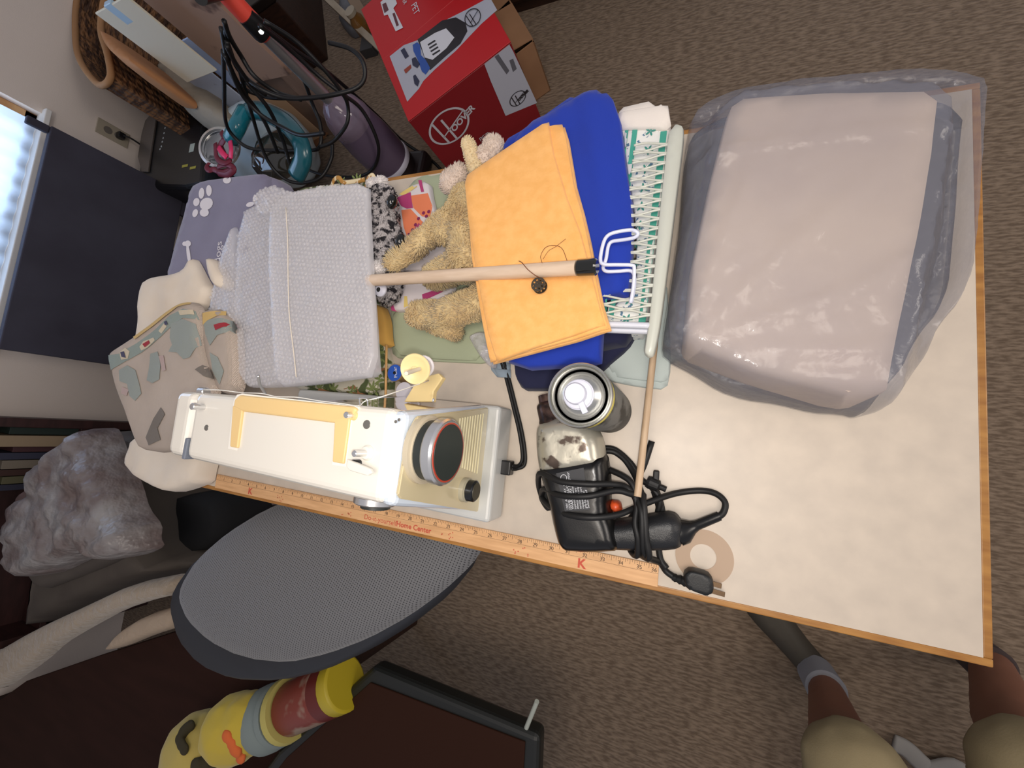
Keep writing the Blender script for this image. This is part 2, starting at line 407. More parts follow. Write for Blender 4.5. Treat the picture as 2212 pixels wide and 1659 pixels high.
for i in range(1, 37): text_mb(tx, str(i), .0078, (xr + i * .0254 - (.006 if i == 36 else 0), yr - .0012, to), (1, 0, 0), (0, 1, 0), 'CENTER')
tx.build('inch_numbers', M_ink, rl)
tx = MB(); text_mb(tx, 'Do-it-yourself', .0125, (xr + 16.15 * .0254, yr - .0145, to), (1, 0, 0), (0, 1, 0)); text_mb(tx, 'Home Center', .0125, (xr + 18.95 * .0254, yr - .0145, to), (1, 0, 0), (0, 1, 0), bold=.0003)
tx.build('red_lettering', M_red, rl)
for i in (4.35, 31.85): text_mb(MB(), 'K', .018, (xr + i * .0254, yr - .014, to), (1, 0, 0), (0, 1, 0), 'CENTER', bold=.0006).build('red_initial', M_red, rl)
st = MB()
for cx in (8.0, 14.6, 23.0, 28.2):
    for k in range(8):
        x = xr + cx * .0254 + random.uniform(-.014, .014); y = yr - .0145 + random.uniform(-.006, .006); a = random.random()
        st.add([(x + .0016 * math.cos(a + q * math.pi / 5) * (1 if q % 2 else .4), y + .0016 * math.sin(a + q * math.pi / 5) * (1 if q % 2 else .4), to) for q in range(10)], [tuple(range(10))])
st.build('red_stars', M_red, rl)

# ================================================================== SEWING MACHINE
M_mw = mat('machine enamel', (236, 231, 220), .22, coat=.3, spec=.5)
M_mb = mat('machine beige panel', (206, 192, 156), .22, coat=.4)
M_mg = mat('machine grey base', (196, 197, 194), .3, coat=.2)
M_mc = mat('machine cream handle', (238, 204, 142), .4)
M_chr = mat('chrome', (225, 225, 225), .24, metal=.85)
M_dkc = mat('dark chrome', (60, 62, 66), .25, metal=.8)
M_dkg = mat('dial black', (44, 48, 46), .4)
sm = thing('sewing_machine', 'white and beige sewing machine with a carrying handle on the table', 'sewing machine', (-.78, .14, T))
hz = .262
armp = XT([(362, 846), (353, 975), (358, 985), (866, 1102), (895, 884), (885, 878)], hz)
armp = [Vector((-.978, .1975)), Vector((-.974, .1085)), Vector((-.592, .0985)), Vector((-.590, .2015))]
# head shell (left) and arm shell
prism('head_cover', [(-.978, .1975), (-.975, .1085), (-.935, .1075), (-.937, .1985)], T + .085, T + hz, M_mw, sm, .011, 4)
prism('arm_housing', [(-.9345, .1985), (-.9325, .1075), (-.600, .0985), (-.600, .2015)], T + .168, T + hz + .001, M_mw, sm, .011, 4)
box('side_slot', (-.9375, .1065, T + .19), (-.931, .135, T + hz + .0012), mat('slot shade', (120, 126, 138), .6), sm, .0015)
prism('pillar_housing', [(-.715, .205), (-.715, .090), (-.606, .088), (-.606, .206)], T + .05, T + .19, M_mw, sm, .008)
MB().bm(hexa_bm([(-.61, .064, T + .05), (-.588, .064, T + .05), (-.588, .2235, T + .05), (-.61, .2235, T + .05), (-.61, .0985, T + hz - .004), (-.590, .0985, T + hz - .004), (-.590, .1985, T + hz - .004), (-.61, .1985, T + hz - .004)], .008, 3)).build('end_housing', mat('machine edge enamel', (214, 224, 236), .25, coat=.3), sm)
xp = -.587
def YZ(pts): return [PX(x, y, xp) for x, y in pts]
q = YZ([(900, 899), (880, 935), (857, 1068), (863, 1077), (1034, 1106), (1053, 880)])
pb = MB(); b = bmesh.new(); va = [b.verts.new((xp - .002, p.y, p.z)) for p in q]; vb = [b.verts.new((xp + .002, p.y, p.z)) for p in q]
b.faces.new(va[::-1]); b.faces.new(vb)
for i in range(6): b.faces.new((va[i], va[(i + 1) % 6], vb[(i + 1) % 6], vb[i]))
recalc(b); bmesh.ops.bevel(b, geom=b.edges[:], offset=.0014, segments=2, affect='EDGES'); pb.bm(b); pb.build('end_panel', M_mb, sm)
vm = MB()
for i in range(10):
    xa = 991 + i * 5.6; c0 = PX(xa, 903 - i * 1.1, xp); c1 = PX(xa - 6.5 - i * .1, 1004 + i * 2, xp)
    vm.bm(box_bm((xp + .001, c1.y, c0.z - .0011), (xp + .0032, c0.y, c0.z + .0011), .0005, 1))
vm.build('vent_ribs', mat('vent cream', (226, 216, 176), .4), sm)
# base
MB().bm(prism_bm([(-.985, .226), (-.985, .078), (-.72, .075), (-.70, .052), (-.566, .050), (-.566, .224)], T + .004, T + .056, .006)).build('base', M_mg, sm)
MB().bm(box_bm((-.97, .085, T + .0002), (-.575, .215, T + .01))).build('base_feet', M_blkm, sm)
box('needle_plate', (-.965, .11, T + .0555), (-.90, .18, T + .058), M_chr, sm, .001)
cyl('presser_bar', (-.945, .15, T + .06), (-.945, .15, T + .10), .004, M_chr, sm)
# rear cover of pillar, glossy
MB().bm(hexa_bm([(-.74, .2055, T + .056), (-.60, .2235, T + .056), (-.60, .2245, T + .056), (-.74, .2265, T + .056), (-.74, .1985, T + .245), (-.60, .1985, T + .245), (-.60, .2005, T + .245), (-.74, .2005, T + .245)])).build('rear_cover', mat('glossy rear enamel', (196, 176, 156), .06, coat=1), sm)
# hand wheel
wc = PX(962, 976, xp + .030); r = .0375
hw = lathe('hand_wheel', [(r * .98, -.002), (r * 1.04, 0), (r * 1.04, .006), (r * .94, .007), (r * .94, .009)], (xp + .001, wc.y, wc.z), mat('wheel beige', (196, 184, 160), .3), sm, (1, 0, 0), 48)
lathe('wheel_barrel', [(r * .90, 0), (r * .90, .013)], (xp + .009, wc.y, wc.z), M_dkg, hw, (1, 0, 0), 48)
lathe('wheel_rim', [(r * .96, 0), (r, .002), (r, .011), (r * .95, .0135), (r * .89, .0138)], (xp + .0205, wc.y, wc.z), M_chr, hw, (1, 0, 0), 56)
lathe('red_ring', [(r * .885, 0), (r * .885, .0006)], (xp + .0342, wc.y, wc.z), mat('wheel red', (176, 62, 42), .4), hw, (1, 0, 0), 56)
lathe('wheel_face', [(r * .84, 0), (r * .83, .0009)], (xp + .0344, wc.y, wc.z), mat('wheel face', (36, 44, 42), .5), hw, (1, 0, 0), 56)
kc = PX(1024, 1061, xp + .018)
kn = lathe('side_dial', [(.0165, 0), (.0165, .008), (.0145, .0085), (.0145, .010)], (xp + .001, kc.y, kc.z), mat('dial grey', (166, 160, 140), .25), sm, (1, 0, 0), 36)
lathe('dial_knob', [(.0145, 0), (.0145, .009), (.0125, .0105)], (xp + .0105, kc.y, kc.z), M_dkc, kn, (1, 0, 0), 36)
lathe('dial_face', [(.0118, 0), (.0115, .0008)], (xp + .0212, kc.y, kc.z), mat('dial face', (58, 54, 40), .5), kn, (1, 0, 0), 36)
# handle in the top
hh = T + hz + .001
hp = XT([(512, 862), (772, 891), (752, 900), (752, 999), (722, 1004), (728, 915), (527, 885), (508, 970), (495, 967)], hz + .002)
rim_ = XT([(518, 850), (780, 876), (757, 903), (744, 1010), (717, 1006), (722, 918), (530, 889), (514, 974), (491, 970), (508, 866)], hz + .001)
prism('handle_recess', XT([(512, 853), (524, 850), (773, 878), (763, 890), (747, 1008), (718, 1004), (726, 912), (524, 886), (512, 973), (493, 969), (505, 866)], hz + .001), hh - .004, hh + .0003, mat('recess enamel', (250, 246, 236), .3), sm)
hb = MB()
pA, pB = PT(512, 862, hz), PT(768, 893, hz)
hb.bm(prism_bm(XT([(505, 880), (508, 862), (518, 853), (766, 878), (772, 884), (757, 908), (724, 914), (524, 889)], hz + .003), hh - .002, hh + .0035, .0028))
hb.bm(prism_bm(XT([(504, 876), (525, 884), (514, 968), (498, 965)], hz + .003), hh - .002, hh + .0032, .0015))
hb.bm(prism_bm(XT([(724, 905), (757, 900), (743, 1002), (719, 998)], hz + .003), hh - .002, hh + .0032, .0015))
hb.build('carrying_handle', M_mc, sm)
def pin(name, base, top_h, r, m, h0=hz, cap=None):
    p = PT(*base, h0); o = cyl(name, (p.x, p.y, T + h0 - .002), (p.x, p.y, T + h0 + top_h), r, m, sm, bev=r * .25)
    if cap: cyl('pin_cap', (p.x, p.y, T + h0 + top_h * .7), (p.x, p.y, T + h0 + top_h + .001), r * 1.35, m, o, bev=r * .2)
    return p
pin('pressure_knob', (443, 880), .016, .0034, M_chr, cap=1)
pin('guide_pin', (765, 898), .012, .0026, M_chr, cap=1)
p = PT(766, 898, hz); lathe('pin_collar', [(.0055, 0), (.0045, .002)], (p.x, p.y, hh), M_mc, sm)
p = PT(796, 978, hz); lathe('spindle_collar', [(.0085, 0), (.0085, .0012), (.0065, .004)], (p.x, p.y, hh), M_mw, sm)
pin('bobbin_spindle', (795, 979), .022, .0034, M_chr)
p = PT(777, 1000, hz); cyl('stop_post', (p.x, p.y, hh - .001), (p.x, p.y, hh + .009), .004, M_dkc, sm)
prism('bobbin_lever', XT([(752, 992), (772, 1000), (801, 1012), (806, 1022), (795, 1028), (756, 1016), (750, 1008)], hz + .012), T + hz + .0085, T + hz + .014, M_mw, sm, .0015)
for i, (x, y, rr) in enumerate(((446, 924, .0042), (792, 917, .0052), (855, 911, .0018), (862, 907, .0018))):
    p = PT(x, y, hz + .001); lathe('screw', [(rr, 0), (rr * .9, .0006), (rr * .5, .0008)], (p.x, p.y, hh - .0001), mat('screw grey', (150, 146, 138), .3, metal=.7), sm, n=20)
# chrome nut at back-left, rod behind, thread guide wire
p = PT(440, 843, hz - .01); cyl('tension_nut', (p.x - .007, .200, p.z), (p.x + .007, .200, p.z), .006, M_chr, sm, bev=.001)
p0 = PT(573, 850, .2); p1 = PT(558, 812, .24); tube('lifter_rod', [p0, p0.lerp(p1, .5) + Vector((0, 0, .003)), p1], .0020, M_chr, sm)
p = PT(786, 870, hz); tube('thread_guide', [p + Vector((-.004, -.004, 0)), p + Vector((-.003, .004, .004)), p + Vector((.006, .004, .003)), p + Vector((.006, -.003, 0))], .0009, M_chr, sm)
thr = [PT(x, y, hz - .004) for x, y in ((440, 842), (480, 843), (520, 848), (565, 850), (600, 857), (640, 858), (690, 866), (740, 872), (772, 876), (790, 866), (830, 856))] + [PT(925, 822, .17)]
M_thr = mat('white thread', (240, 238, 230), .6)
tube('upper_thread', [v + Vector((0, 0, .0015 * math.sin(i * 2.1))) for i, v in enumerate(thr)], .0007, M_thr, sm, 5)
# front dials seen past the lower edge
p = PT(822, 1096, .19); d = lathe('stitch_dial', [(.0235, 0), (.027, .002), (.027, .009), (.024, .011)], (p.x, .094, T + .20), M_chr, sm, (0, -1, 0), 40)
lathe('stitch_dial_hub', [(.018, 0), (.018, .004)], (p.x, .0825, T + .20), M_dkg, d, (0, -1, 0), 32)
p = PT(757, 1070, .19); lathe('tension_dial', [(.011, 0), (.012, .006), (.009, .008)], (p.x, .103, T + .20), mat('brass rim', (190, 160, 110), .3, metal=.9), sm, (0, -1, 0), 32)
p = PT(643, 1047, .17); prism('front_lever', [(p.x - .017, .105), (p.x - .013, .096), (p.x + .012, .094), (p.x + .018, .105)], T + .178, T + .19, M_blk, sm, .001)
p = PT(487, 1018, .2); lathe('face_dial', [(.012, 0), (.012, .004)], (p.x, .109, T + .20), M_dkc, sm, (0, -1, 0), 32)
# spool bracket, disc cap, pin, white spool at the back
bk = MB()
A = [(872, 868), (902, 818), (946, 806), (956, 816), (936, 846), (934, 868)]
bp_ = XT(A, .15); bk.bm(prism_bm(bp_, T + .140, T + .150, .0015))
sb = bk.build('spool_bracket', mat('bracket cream', (232, 208, 150), .35), sm)
bx = PT(922, 800, .165); ax = Vector((.22, -.31, 1)).normalized(); bx = PT(898, 797, .195) - ax * .028
sp = lathe('thread_spool', [(.0145, 0), (.0145, .002), (.012, .003), (.0125, .022), (.0145, .0235), (.0145, .025)], bx, mat('spool thread', (226, 220, 220), .5, bump=.4, bscale=900, stretch=(.2, .2, 3)), sm, ax, 32)
dc = PT(898, 797, .195)
lathe('spool_cap', [(.0195, 0), (.0200, .0015), (.0192, .003), (.0155, .0025), (.0135, .0012), (.004, .0012), (.004, .004), (.0028, .005)], dc, mat('cap cream', (240, 218, 160), .3, coat=.3), sm, ax, 40)
e0 = PT(906, 797, .197); e1 = e0 + ax * .040
cyl('spool_pin', e0, e1, .0026, mat('pin ivory', (226, 218, 200), .35), sm, bev=.0006)
tube('bracket_pin', [PT(935, 868, .25), PT(937, 861, .25)], .0012, M_chr, sm)

# power cord of the machine
pc = thing('machine_power_cord', 'black two wire power cord plugged into the right side of the sewing machine', 'cord', PT(1100, 1005, .02))
a0 = PT(1083, 1008, .02); a1 = PT(1107, 1010, .02)
box('connector', (a0.x - .002, a0.y - .011, T + .012), (a1.x, a1.y + .010, T + .030), M_blk, pc, .002)
for k, dy in enumerate((-.0025, .0025)):
    tube('cord', [a1 + Vector((-.002, dy, 0)), PT(1118, 1009 + k, .010) + Vector((0, dy, 0)), PT(1130, 1000, .005) + Vector((-dy, dy, 0)), PT(1131, 975, .004) + Vector((-dy, 0, 0)), PT(1124, 930, .004) + Vector((-dy, 0, 0)), PT(1112, 880, .004) + Vector((-dy, 0, 0)), PT(1097, 820, .004) + Vector((-dy, 0, 0)), PT(1085, 780, .004) + Vector((-dy, 0, 0))], .0029, M_blkm, pc)
# two loose thread spools
s1 = PT(855, 806, .035)
o = thing('thread_spool', 'thread spool with a blue labelled end standing behind the cream spool cap', 'thread spool', (s1.x, s1.y, T), 'loose thread spools')
lathe('spool_body', [(.0155, 0), (.0155, .004), (.013, .005), (.013, .030), (.0155, .031), (.0155, .035)], (s1.x, s1.y, T + .003), mat('spool brown thread', (150, 122, 84), .6), o)
lb = lathe('end_label', [(.0148, 0), (.0148, .0004)], (s1.x, s1.y, T + .0381), mat('label blue', (38, 84, 178), .45), o)
tx = MB(); text_mb(tx, 'Polar', .0095, (s1.x + .002, s1.y + .001, T + .0387), (-.25, 1, 0), (-1, -.25, 0), 'CENTER'); tx.build('label_text', M_white, lb)
lathe('spool_hole', [(.003, 0), (.003, .0002)], (s1.x, s1.y, T + .0388), M_blk, lb)
s2 = PT(874, 846, .03)
o = thing('thread_spool', 'spool of white thread with a plain end between bracket and floral cloth', 'thread spool', (s2.x, s2.y, T), 'loose thread spools')
lathe('spool_body', [(.0165, 0), (.0165, .003), (.0145, .004), (.0145, .026), (.0165, .027), (.0165, .030)], (s2.x, s2.y, T + .003), mat('spool white thread', (208, 204, 212), .6, bump=.3, bscale=200), o)

# ================================================================== SPRAY CAN
can = thing('spray_can', 'silver rimmed spray can with a white nozzle, standing beside the drill', 'spray can', (-.4126, .2332, T))
cb = (-.4126, .2332, T); R_ = .033
M_can = mat('can print', (112, 112, 108), .5, rgb2=(28, 30, 30), cscale=26, cstretch=(1, 1, .4), sharp=(.46, .56), spec=.15)
M_tin = mat('tin', (190, 190, 186), .28, metal=.9)
lathe('can_body', [(R_ * .93, .0004), (R_ * .99, .003), (R_, .006), (R_, .200), (R_ * .985, .208)], cb, M_can, can, n=56)
lathe('can_rim', [(R_ * .985, .208), (R_ * 1.02, .210), (R_ * 1.03, .2135), (R_ * 1.0, .216), (R_ * .95, .2145), (R_ * .93, .2105), (R_ * .90, .2120), (R_ * .86, .2105), (R_ * .82, .206), (R_ * .60, .214), (R_ * .47, .217), (R_ * .44, .2205), (R_ * .38, .2205)], cb, M_tin, can, n=64)
lathe('yellow_band', [(R_ * 1.004, .196), (R_ * 1.004, .2045)], cb, mat('can yellow', (206, 190, 60), .4), can, n=56)
M_noz = mat('nozzle white', (196, 196, 208), .4)
nzz = lathe('nozzle_collar', [(.0158, .2165), (.0158, .2195), (.0145, .2205), (.0145, .2225), (.0115, .2235)], cb, M_noz, can, n=40)
lathe('nozzle_button', [(.0112, .2225), (.0108, .229), (.0098, .2305)], (cb[0] - .0015, cb[1], cb[2]), M_noz, nzz, n=40)
box('nozzle_spout', (-.0030, -.021, .2225), (.0030, -.009, .2275), M_noz, nzz, .0008, Matrix.Translation((cb[0], cb[1], cb[2])) @ Matrix.Rotation(math.radians(28), 4, 'Z'))

# ================================================================== DRILL
M_alu = mat('scuffed aluminium', (182, 178, 164), .32, metal=.55, rgb2=(84, 72, 64), cscale=30, sharp=(.53, .58), bump=.3, bscale=90, cdetail=6)
M_dbl = mat('drill black', (14, 14, 15), .28, bump=.06, bscale=500)
M_rust = mat('worn chuck steel', (96, 74, 66), .35, metal=.7, rgb2=(46, 36, 34), cscale=60, sharp=(.4, .6))
dr = thing('power_drill', 'corded electric drill with a scuffed silver nose and black body lying by the spray can', 'drill', PT(1240, 1060))
DZ = T + .0352
def dp(x, y, h=.0355): v = PT(x, y, h); return v
n0, n1 = dp(1172, 838), dp(1188, 916); axd = (n1 - n0); axd.z = 0; axd.normalize()
cc = dp(1190, 905)
lathe('chuck', [(.006, -.034), (.012, -.033), (.0130, -.022), (.0165, -.019), (.0175, -.016), (.0175, .004), (.0185, .006), (.0185, .014), (.0160, .016), (.0150, .024)], cc - axd * .004, M_rust, dr, axd, 32)
gs, gh = XT([(1172, 912), (1215, 898), (1262, 902), (1290, 918), (1306, 950), (1312, 990), (1314, 1016), (1240, 1030), (1172, 1030), (1164, 975), (1163, 930)], .03), None
mb = MB(); pad_mb(mb, gs, T + .032, T + .0655, r=.022, amp=.0006, freq=60, seed=3, res=.006, rounds=1)
V = np.array(mb.v); n_ = len(V); low = V[:, 2] < T + .0325
lower = MB(); mb2 = MB(); pad_mb(mb2, gs, 0, .0315, r=.018, amp=0, freq=1, seed=3, res=.007, rounds=1, open_bottom=True)
mb.add([(x, y, T + .0325 - z) for x, y, z in mb2.v], [f[::-1] for f in mb2.f])
mb.build('gear_housing', M_alu, dr, True)
def rounded(name, px, h_px, h0, h1, m, parent, r=.02, rb=.018, res=.007, mid=.033):
    poly = XT(px, h_px); mb = MB(); H1, _ = pad_mb(mb, poly, T + mid - .001, T + h1, r=r, amp=.0003, freq=30, seed=2, res=res, rounds=1)
    m2 = MB(); pad_mb(m2, poly, 0, mid - h0, r=rb, amp=0, freq=1, seed=3, res=res, rounds=1, open_bottom=True)
    mb.add([(x, y, T + mid - z) for x, y, z in m2.v], [f[::-1] for f in m2.f]); return mb.build(name, m, parent, True), H1
body, HB = rounded('motor_housing', [(1166, 1002), (1190, 998), (1290, 978), (1314, 978), (1322, 1030), (1322, 1100), (1334, 1130), (1346, 1186), (1280, 1190), (1216, 1186), (1202, 1140), (1190, 1080)], .03, .001, .066, M_dbl, dr, .018)
rounded('drill_handle', [(1300, 1125), (1360, 1118), (1440, 1103), (1462, 1108), (1480, 1135), (1474, 1180), (1455, 1188), (1380, 1190), (1300, 1186)], .03, .001, .052, mat('drill grip', (26, 27, 30), .42, bump=.3, bscale=700), dr, .016, .016, mid=.028)
M_org = mat('orange trigger', (214, 84, 40), .4)
rounded('trigger', [(1316, 1078), (1340, 1082), (1346, 1104), (1322, 1108)], .03, .012, .046, M_org, dr, .004, .004, .005, .03)
# label on the body
lab = decal('warning_label', XT([(1203, 1022), (1262, 1010), (1275, 1100), (1222, 1104)], .062), HB, mat('label dark', (34, 36, 42), .45), body, .0004)
u = (dp(1262, 1010, .062) - dp(1275, 1100, .062)); u.z = 0; u.normalize(); vv = Vector((-u.y, u.x, 0)); 
lines = ['120V  AC ONLY   UL', 'DOUBLE INSULATED', 'WARNING: For your', 'instruction manual', 'Always wear eye', 'servicing use only', 'replacement parts', 'grip hand tool', 'Switch lock off']
p0 = dp(1224, 1101, .0665)
lt = MB()
for i, s in enumerate(lines): text_mb(lt, s, .0040 if i != 2 else .0055, p0 - vv * (.0015 + .0036 * i) + Vector((0, 0, 0)), u, vv, 'LEFT')
ps = [(x, y) for x, y, z in lt.v]; zz = HB(np.array(ps)); lt.v = [(x, y, z + .0009) for (x, y), z in zip(ps, zz)]
lt.build('label_lines', mat('label white', (214, 216, 222), .6), body)
cr = dp(1218, 1032, .066); lr = MB(); lr.add([(cr.x + q * math.cos(a), cr.y + q * math.sin(a), float(HB([(cr.x, cr.y)])[0]) + .001) for q in (.0045, .0038) for a in [k * math.pi / 12 for k in range(24)]], [(k, (k + 1) % 24, 24 + (k + 1) % 24, 24 + k) for k in range(24)])
lr.build('round_mark', MATS['label white'], body)
lathe('strain_relief', [(.0165, -.008), (.0165, .002), (.0085, .014), (.0065, .020), (.006, .050)], dp(1474, 1147, .027), M_dbl, dr, (dp(1560, 1112, .022) - dp(1474, 1147, .027)), 24)
# drill cord
co = tube('power_cord', [dp(*q) for q in ((1545, 1120, .02), (1562, 1108, .018), (1566, 1085, .015), (1545, 1066, .010), (1510, 1060, .006), (1460, 1066, .010), (1410, 1082, .030), (1370, 1098, .045), (1330, 1113, .062), (1270, 1118, .073), (1215, 1108, .062), (1178, 1085, .035), (1166, 1060, .015), (1163, 1035, .035), (1170, 1022, .058), (1210, 1040, .072), (1270, 1046, .073), (1320, 1046, .062), (1355, 1054, .050), (1375, 1085, .05), (1372, 1130, .056), (1378, 1165, .057), (1376, 1200, .045), (1360, 1185, .02), (1350, 1140, .012))], .0042, M_blkm, dr, 8, 7)
tube('power_cord', [dp(*q) for q in ((1350, 1140, .006), (1390, 1075, .035), (1366, 1068, .052), (1330, 1060, .06), (1270, 1072, .075), (1210, 1070, .070), (1176, 1056, .045), (1170, 1075, .02), (1185, 1098, .03), (1180, 1060, .02), (1200, 1000, .008), (1300, 975, .010), (1340, 985, .010), (1370, 1025, .020), (1388, 1075, .050), (1393, 1120, .058), (1396, 1165, .058), (1402, 1205, .05), (1385, 1200, .02))], .0042, M_blkm, dr, 8, 7)
tube('power_cord', [dp(*q) for q in ((1310, 1012, .03), (1345, 1028, .040), (1365, 1045, .045), (1375, 1075, .048), (1386, 1110, .058), (1388, 1160, .058), (1395, 1200, .045), (1425, 1215, .006), (1440, 1235, .008), (1462, 1250, .010))], .0042, M_blkm, dr, 8, 7)
tube('power_cord', [dp(*q) for q in ((1303, 967, .006), (1330, 972, .006), (1362, 1000, .008), (1385, 1035, .012), (1405, 1050, .015), (1425, 1080, .015), (1420, 1120, .01), (1425, 1200, .006), (1440, 1228, .008))], .0042, M_blkm, dr, 8, 7)
tube('chuck_key', [dp(1408, 953, .022), dp(1393, 1000, .022), dp(1384, 1020, .022)], .0043, M_blkm, dr, 10, 3)
kb = MB(); lathe_mb(kb, [(.008, 0), (.009, .004), (.008, .016), (.004, .018), (.004, .026)], dp(1398, 1040, .02), (.9, -.25, .1), 16); kb.bm(box_bm(tuple(dp(1410, 1046, .012)), tuple(dp(1410, 1046, .012) + Vector((.008, .02, .012))), .002))
kb.build('key_holder', M_blkm, dr)
tube('cord_tie', [dp(1415, 1060, .012), dp(1425, 1090, .012), dp(1430, 1120, .01)], .006, M_blkm, dr, 8, 3, .35)
# plug
pd = (dp(1545, 1280, .012) - dp(1462, 1250, .012)).normalized()
lathe('plug_neck', [(.004, 0), (.0055, .004), (.0045, .006), (.0062, .010), (.0052, .012), (.0068, .016), (.006, .018), (.0085, .024)], dp(1452, 1246, .010), M_blkm, dr, pd, 16)
rounded('plug', [(1476, 1238), (1490, 1228), (1530, 1238), (1541, 1252), (1543, 1276), (1532, 1290), (1488, 1274), (1478, 1260)], .02, .0005, .026, mat('plug black', (20, 22, 24), .5, bump=.2, bscale=500), dr, .003, .003, .004, .014)
for q in ((1538, 1258), (1545, 1276)):
    a = dp(q[0]-9, q[1], .014); box('prong', (0, -.003, -.0008), (.016, .003, .0008), mat('brass prong', (92, 74, 56), .3, metal=.8), dr, .0003, Matrix.Translation(a) @ Matrix.Rotation(math.radians(-4), 4, 'Z'))

# ================================================================== DOWELS, HOOK, BOBBIN
M_birch = mat('birch dowel', (224, 200, 176), .45, rgb2=(210, 184, 158), cscale=30, cstretch=(.2, 4, 4), bump=.1, bscale=150, stretch=(.1, 2, 2))
HD = .128
pA, pB = PT(798, 606, .083), PT(1246, 579, HD)
po = thing('wooden_pole', 'thick pale wooden pole with a black end cap lying across the orange felt', 'pole', pA)
cyl('pole_shaft', pA, pB, .0099, M_birch, po, n=32)
dd = (pB - pA).normalized(); cyl('end_cap', pB, pB + dd * .0275, .0108, mat('black vinyl cap', (24, 24, 20), .12, coat=.6), po, n=32, bev=.0025)
M_hook = mat('white vinyl coating', (216, 220, 240), .3, coat=.3)
hk = thing('wire_hook', 'white vinyl coated double wire hook lying past the black end of the pole', 'hook', PT(1330, 580, .11))
o1 = [(1362, 655, .096), (1368, 620, .099), (1370, 580, .104), (1364, 573, .106), (1335, 572, .108), (1304, 571, .110), (1297, 560, .111), (1302, 530, .113), (1310, 512, .114), (1325, 503, .114), (1358, 497, .112), (1372, 499, .112), (1378, 506, .110), (1368, 514, .108), (1340, 519, .106), (1322, 522, .105), (1314, 532, .104), (1309, 560, .103), (1303, 578, .102), (1310, 586, .102), (1335, 586, .101), (1362, 585, .100), (1370, 596, .099), (1370, 620, .096), (1364, 652, .095)]
tube('hook_wire', [PT(*q) for q in o1], .0024, M_hook, hk, 10, 5)
# thin dowel
td = thing('thin_dowel', 'thin wooden dowel lying over the drill cord and under the lattice tray', 'dowel', PT(1395, 920, .05))
pa, pb2 = PT(1415, 735, .035), PT(1377, 1073, .070)
cyl('dowel_rod', pa, pb2, .0046, mat('oak dowel', (194, 168, 138), .5, rgb2=(176, 148, 118), cscale=40, cstretch=(3, .3, 3)), td, n=20)
# metal bobbin
bb = PT(1165, 617, .118); bx_ = ((CAM - PT(1165, 617, .118)).normalized() * .9 + Vector((-.30, .32, 0))).normalized()
bo = thing('metal_bobbin', 'small metal bobbin with round holes hanging beside the pole on the felt', 'bobbin', bb)
M_bob = mat('bobbin steel', (120, 108, 92), .25, metal=.9)
for k, off in enumerate((-.0045, .0045)):
    mb = MB(); u, w, d = frame_of(bx_); c0 = bb + bx_ * off; b = bmesh.new(); n = 48; ring = []
    # disc with eight round holes: polar grid of cells
    for ri, rad in enumerate((.0018, .0042, .0052, .0062, .0072, .0082, .0100)):
        ring.append([b.verts.new(c0 + u * (rad * math.cos(2 * math.pi * i / n)) + w * (rad * math.sin(2 * math.pi * i / n))) for i in range(n)])
    for ri in range(6):
        for i in range(n):
            if 1 <= ri <= 4 and (i % 6) in (1, 2, 3) and not (ri in (1, 4) and (i % 6) != 2): continue
            b.faces.new((ring[ri][i], ring[ri][(i + 1) % n], ring[ri + 1][(i + 1) % n], ring[ri + 1][i]))
    ret = bmesh.ops.extrude_face_region(b, geom=b.faces[:]); bmesh.ops.translate(b, verts=[v for v in ret['geom'] if isinstance(v, bmesh.types.BMVert)], vec=bx_ * .0006); recalc(b); mb.bm(b); mb.build('bobbin_flange', M_bob, bo)
cyl('bobbin_core', bb - bx_ * .0045, bb + bx_ * .0045, .0030, M_bob, bo)
M_cop = mat('copper thread', (120, 66, 34), .5)
tube('bobbin_thread', [PT(*q) for q in ((1166, 600, .13), (1155, 594, .139), (1140, 582, .142), (1128, 568, .142), (1121, 564, .130))], .0006, M_cop, bo, 5)
tube('bobbin_thread', [PT(*q) for q in ((1171, 568, .139), (1168, 553, .12), (1178, 535, .112), (1196, 530, .112), (1214, 537, .112), (1226, 566, .12))], .0004, M_cop, bo, 5)
tube('bobbin_thread', [PT(*q) for q in ((1173, 560, .12), (1185, 542, .112), (1200, 533, .112), (1222, 516, .112))], .0003, M_cop, bo, 5)

# ================================================================== FOLDED FABRICS
def fabric(name, rgb, bump=.35, bs=900, **k): return mat(name, rgb, .9, bump=bump, bscale=bs, sheen=.15, spec=.15, **k)
def stack(name, label, cat, layers, m, group=None, part='fold'):
    """one folded piece: several overlapping plies in one mesh"""
    mb = MB(); H = None
    for L in layers:
        px, hp, h0, h1 = L[:4]; kw = L[4] if len(L) > 4 else {}
        H, _ = pad_mb(mb, XT(px, hp), T + h0, T + h1, **{**dict(r=.004, amp=.0015, freq=9, seed=len(mb.v) % 7, res=.014), **kw})
    o = mb.build(name, m, None, True); tag(o, label, cat, group); return o, H
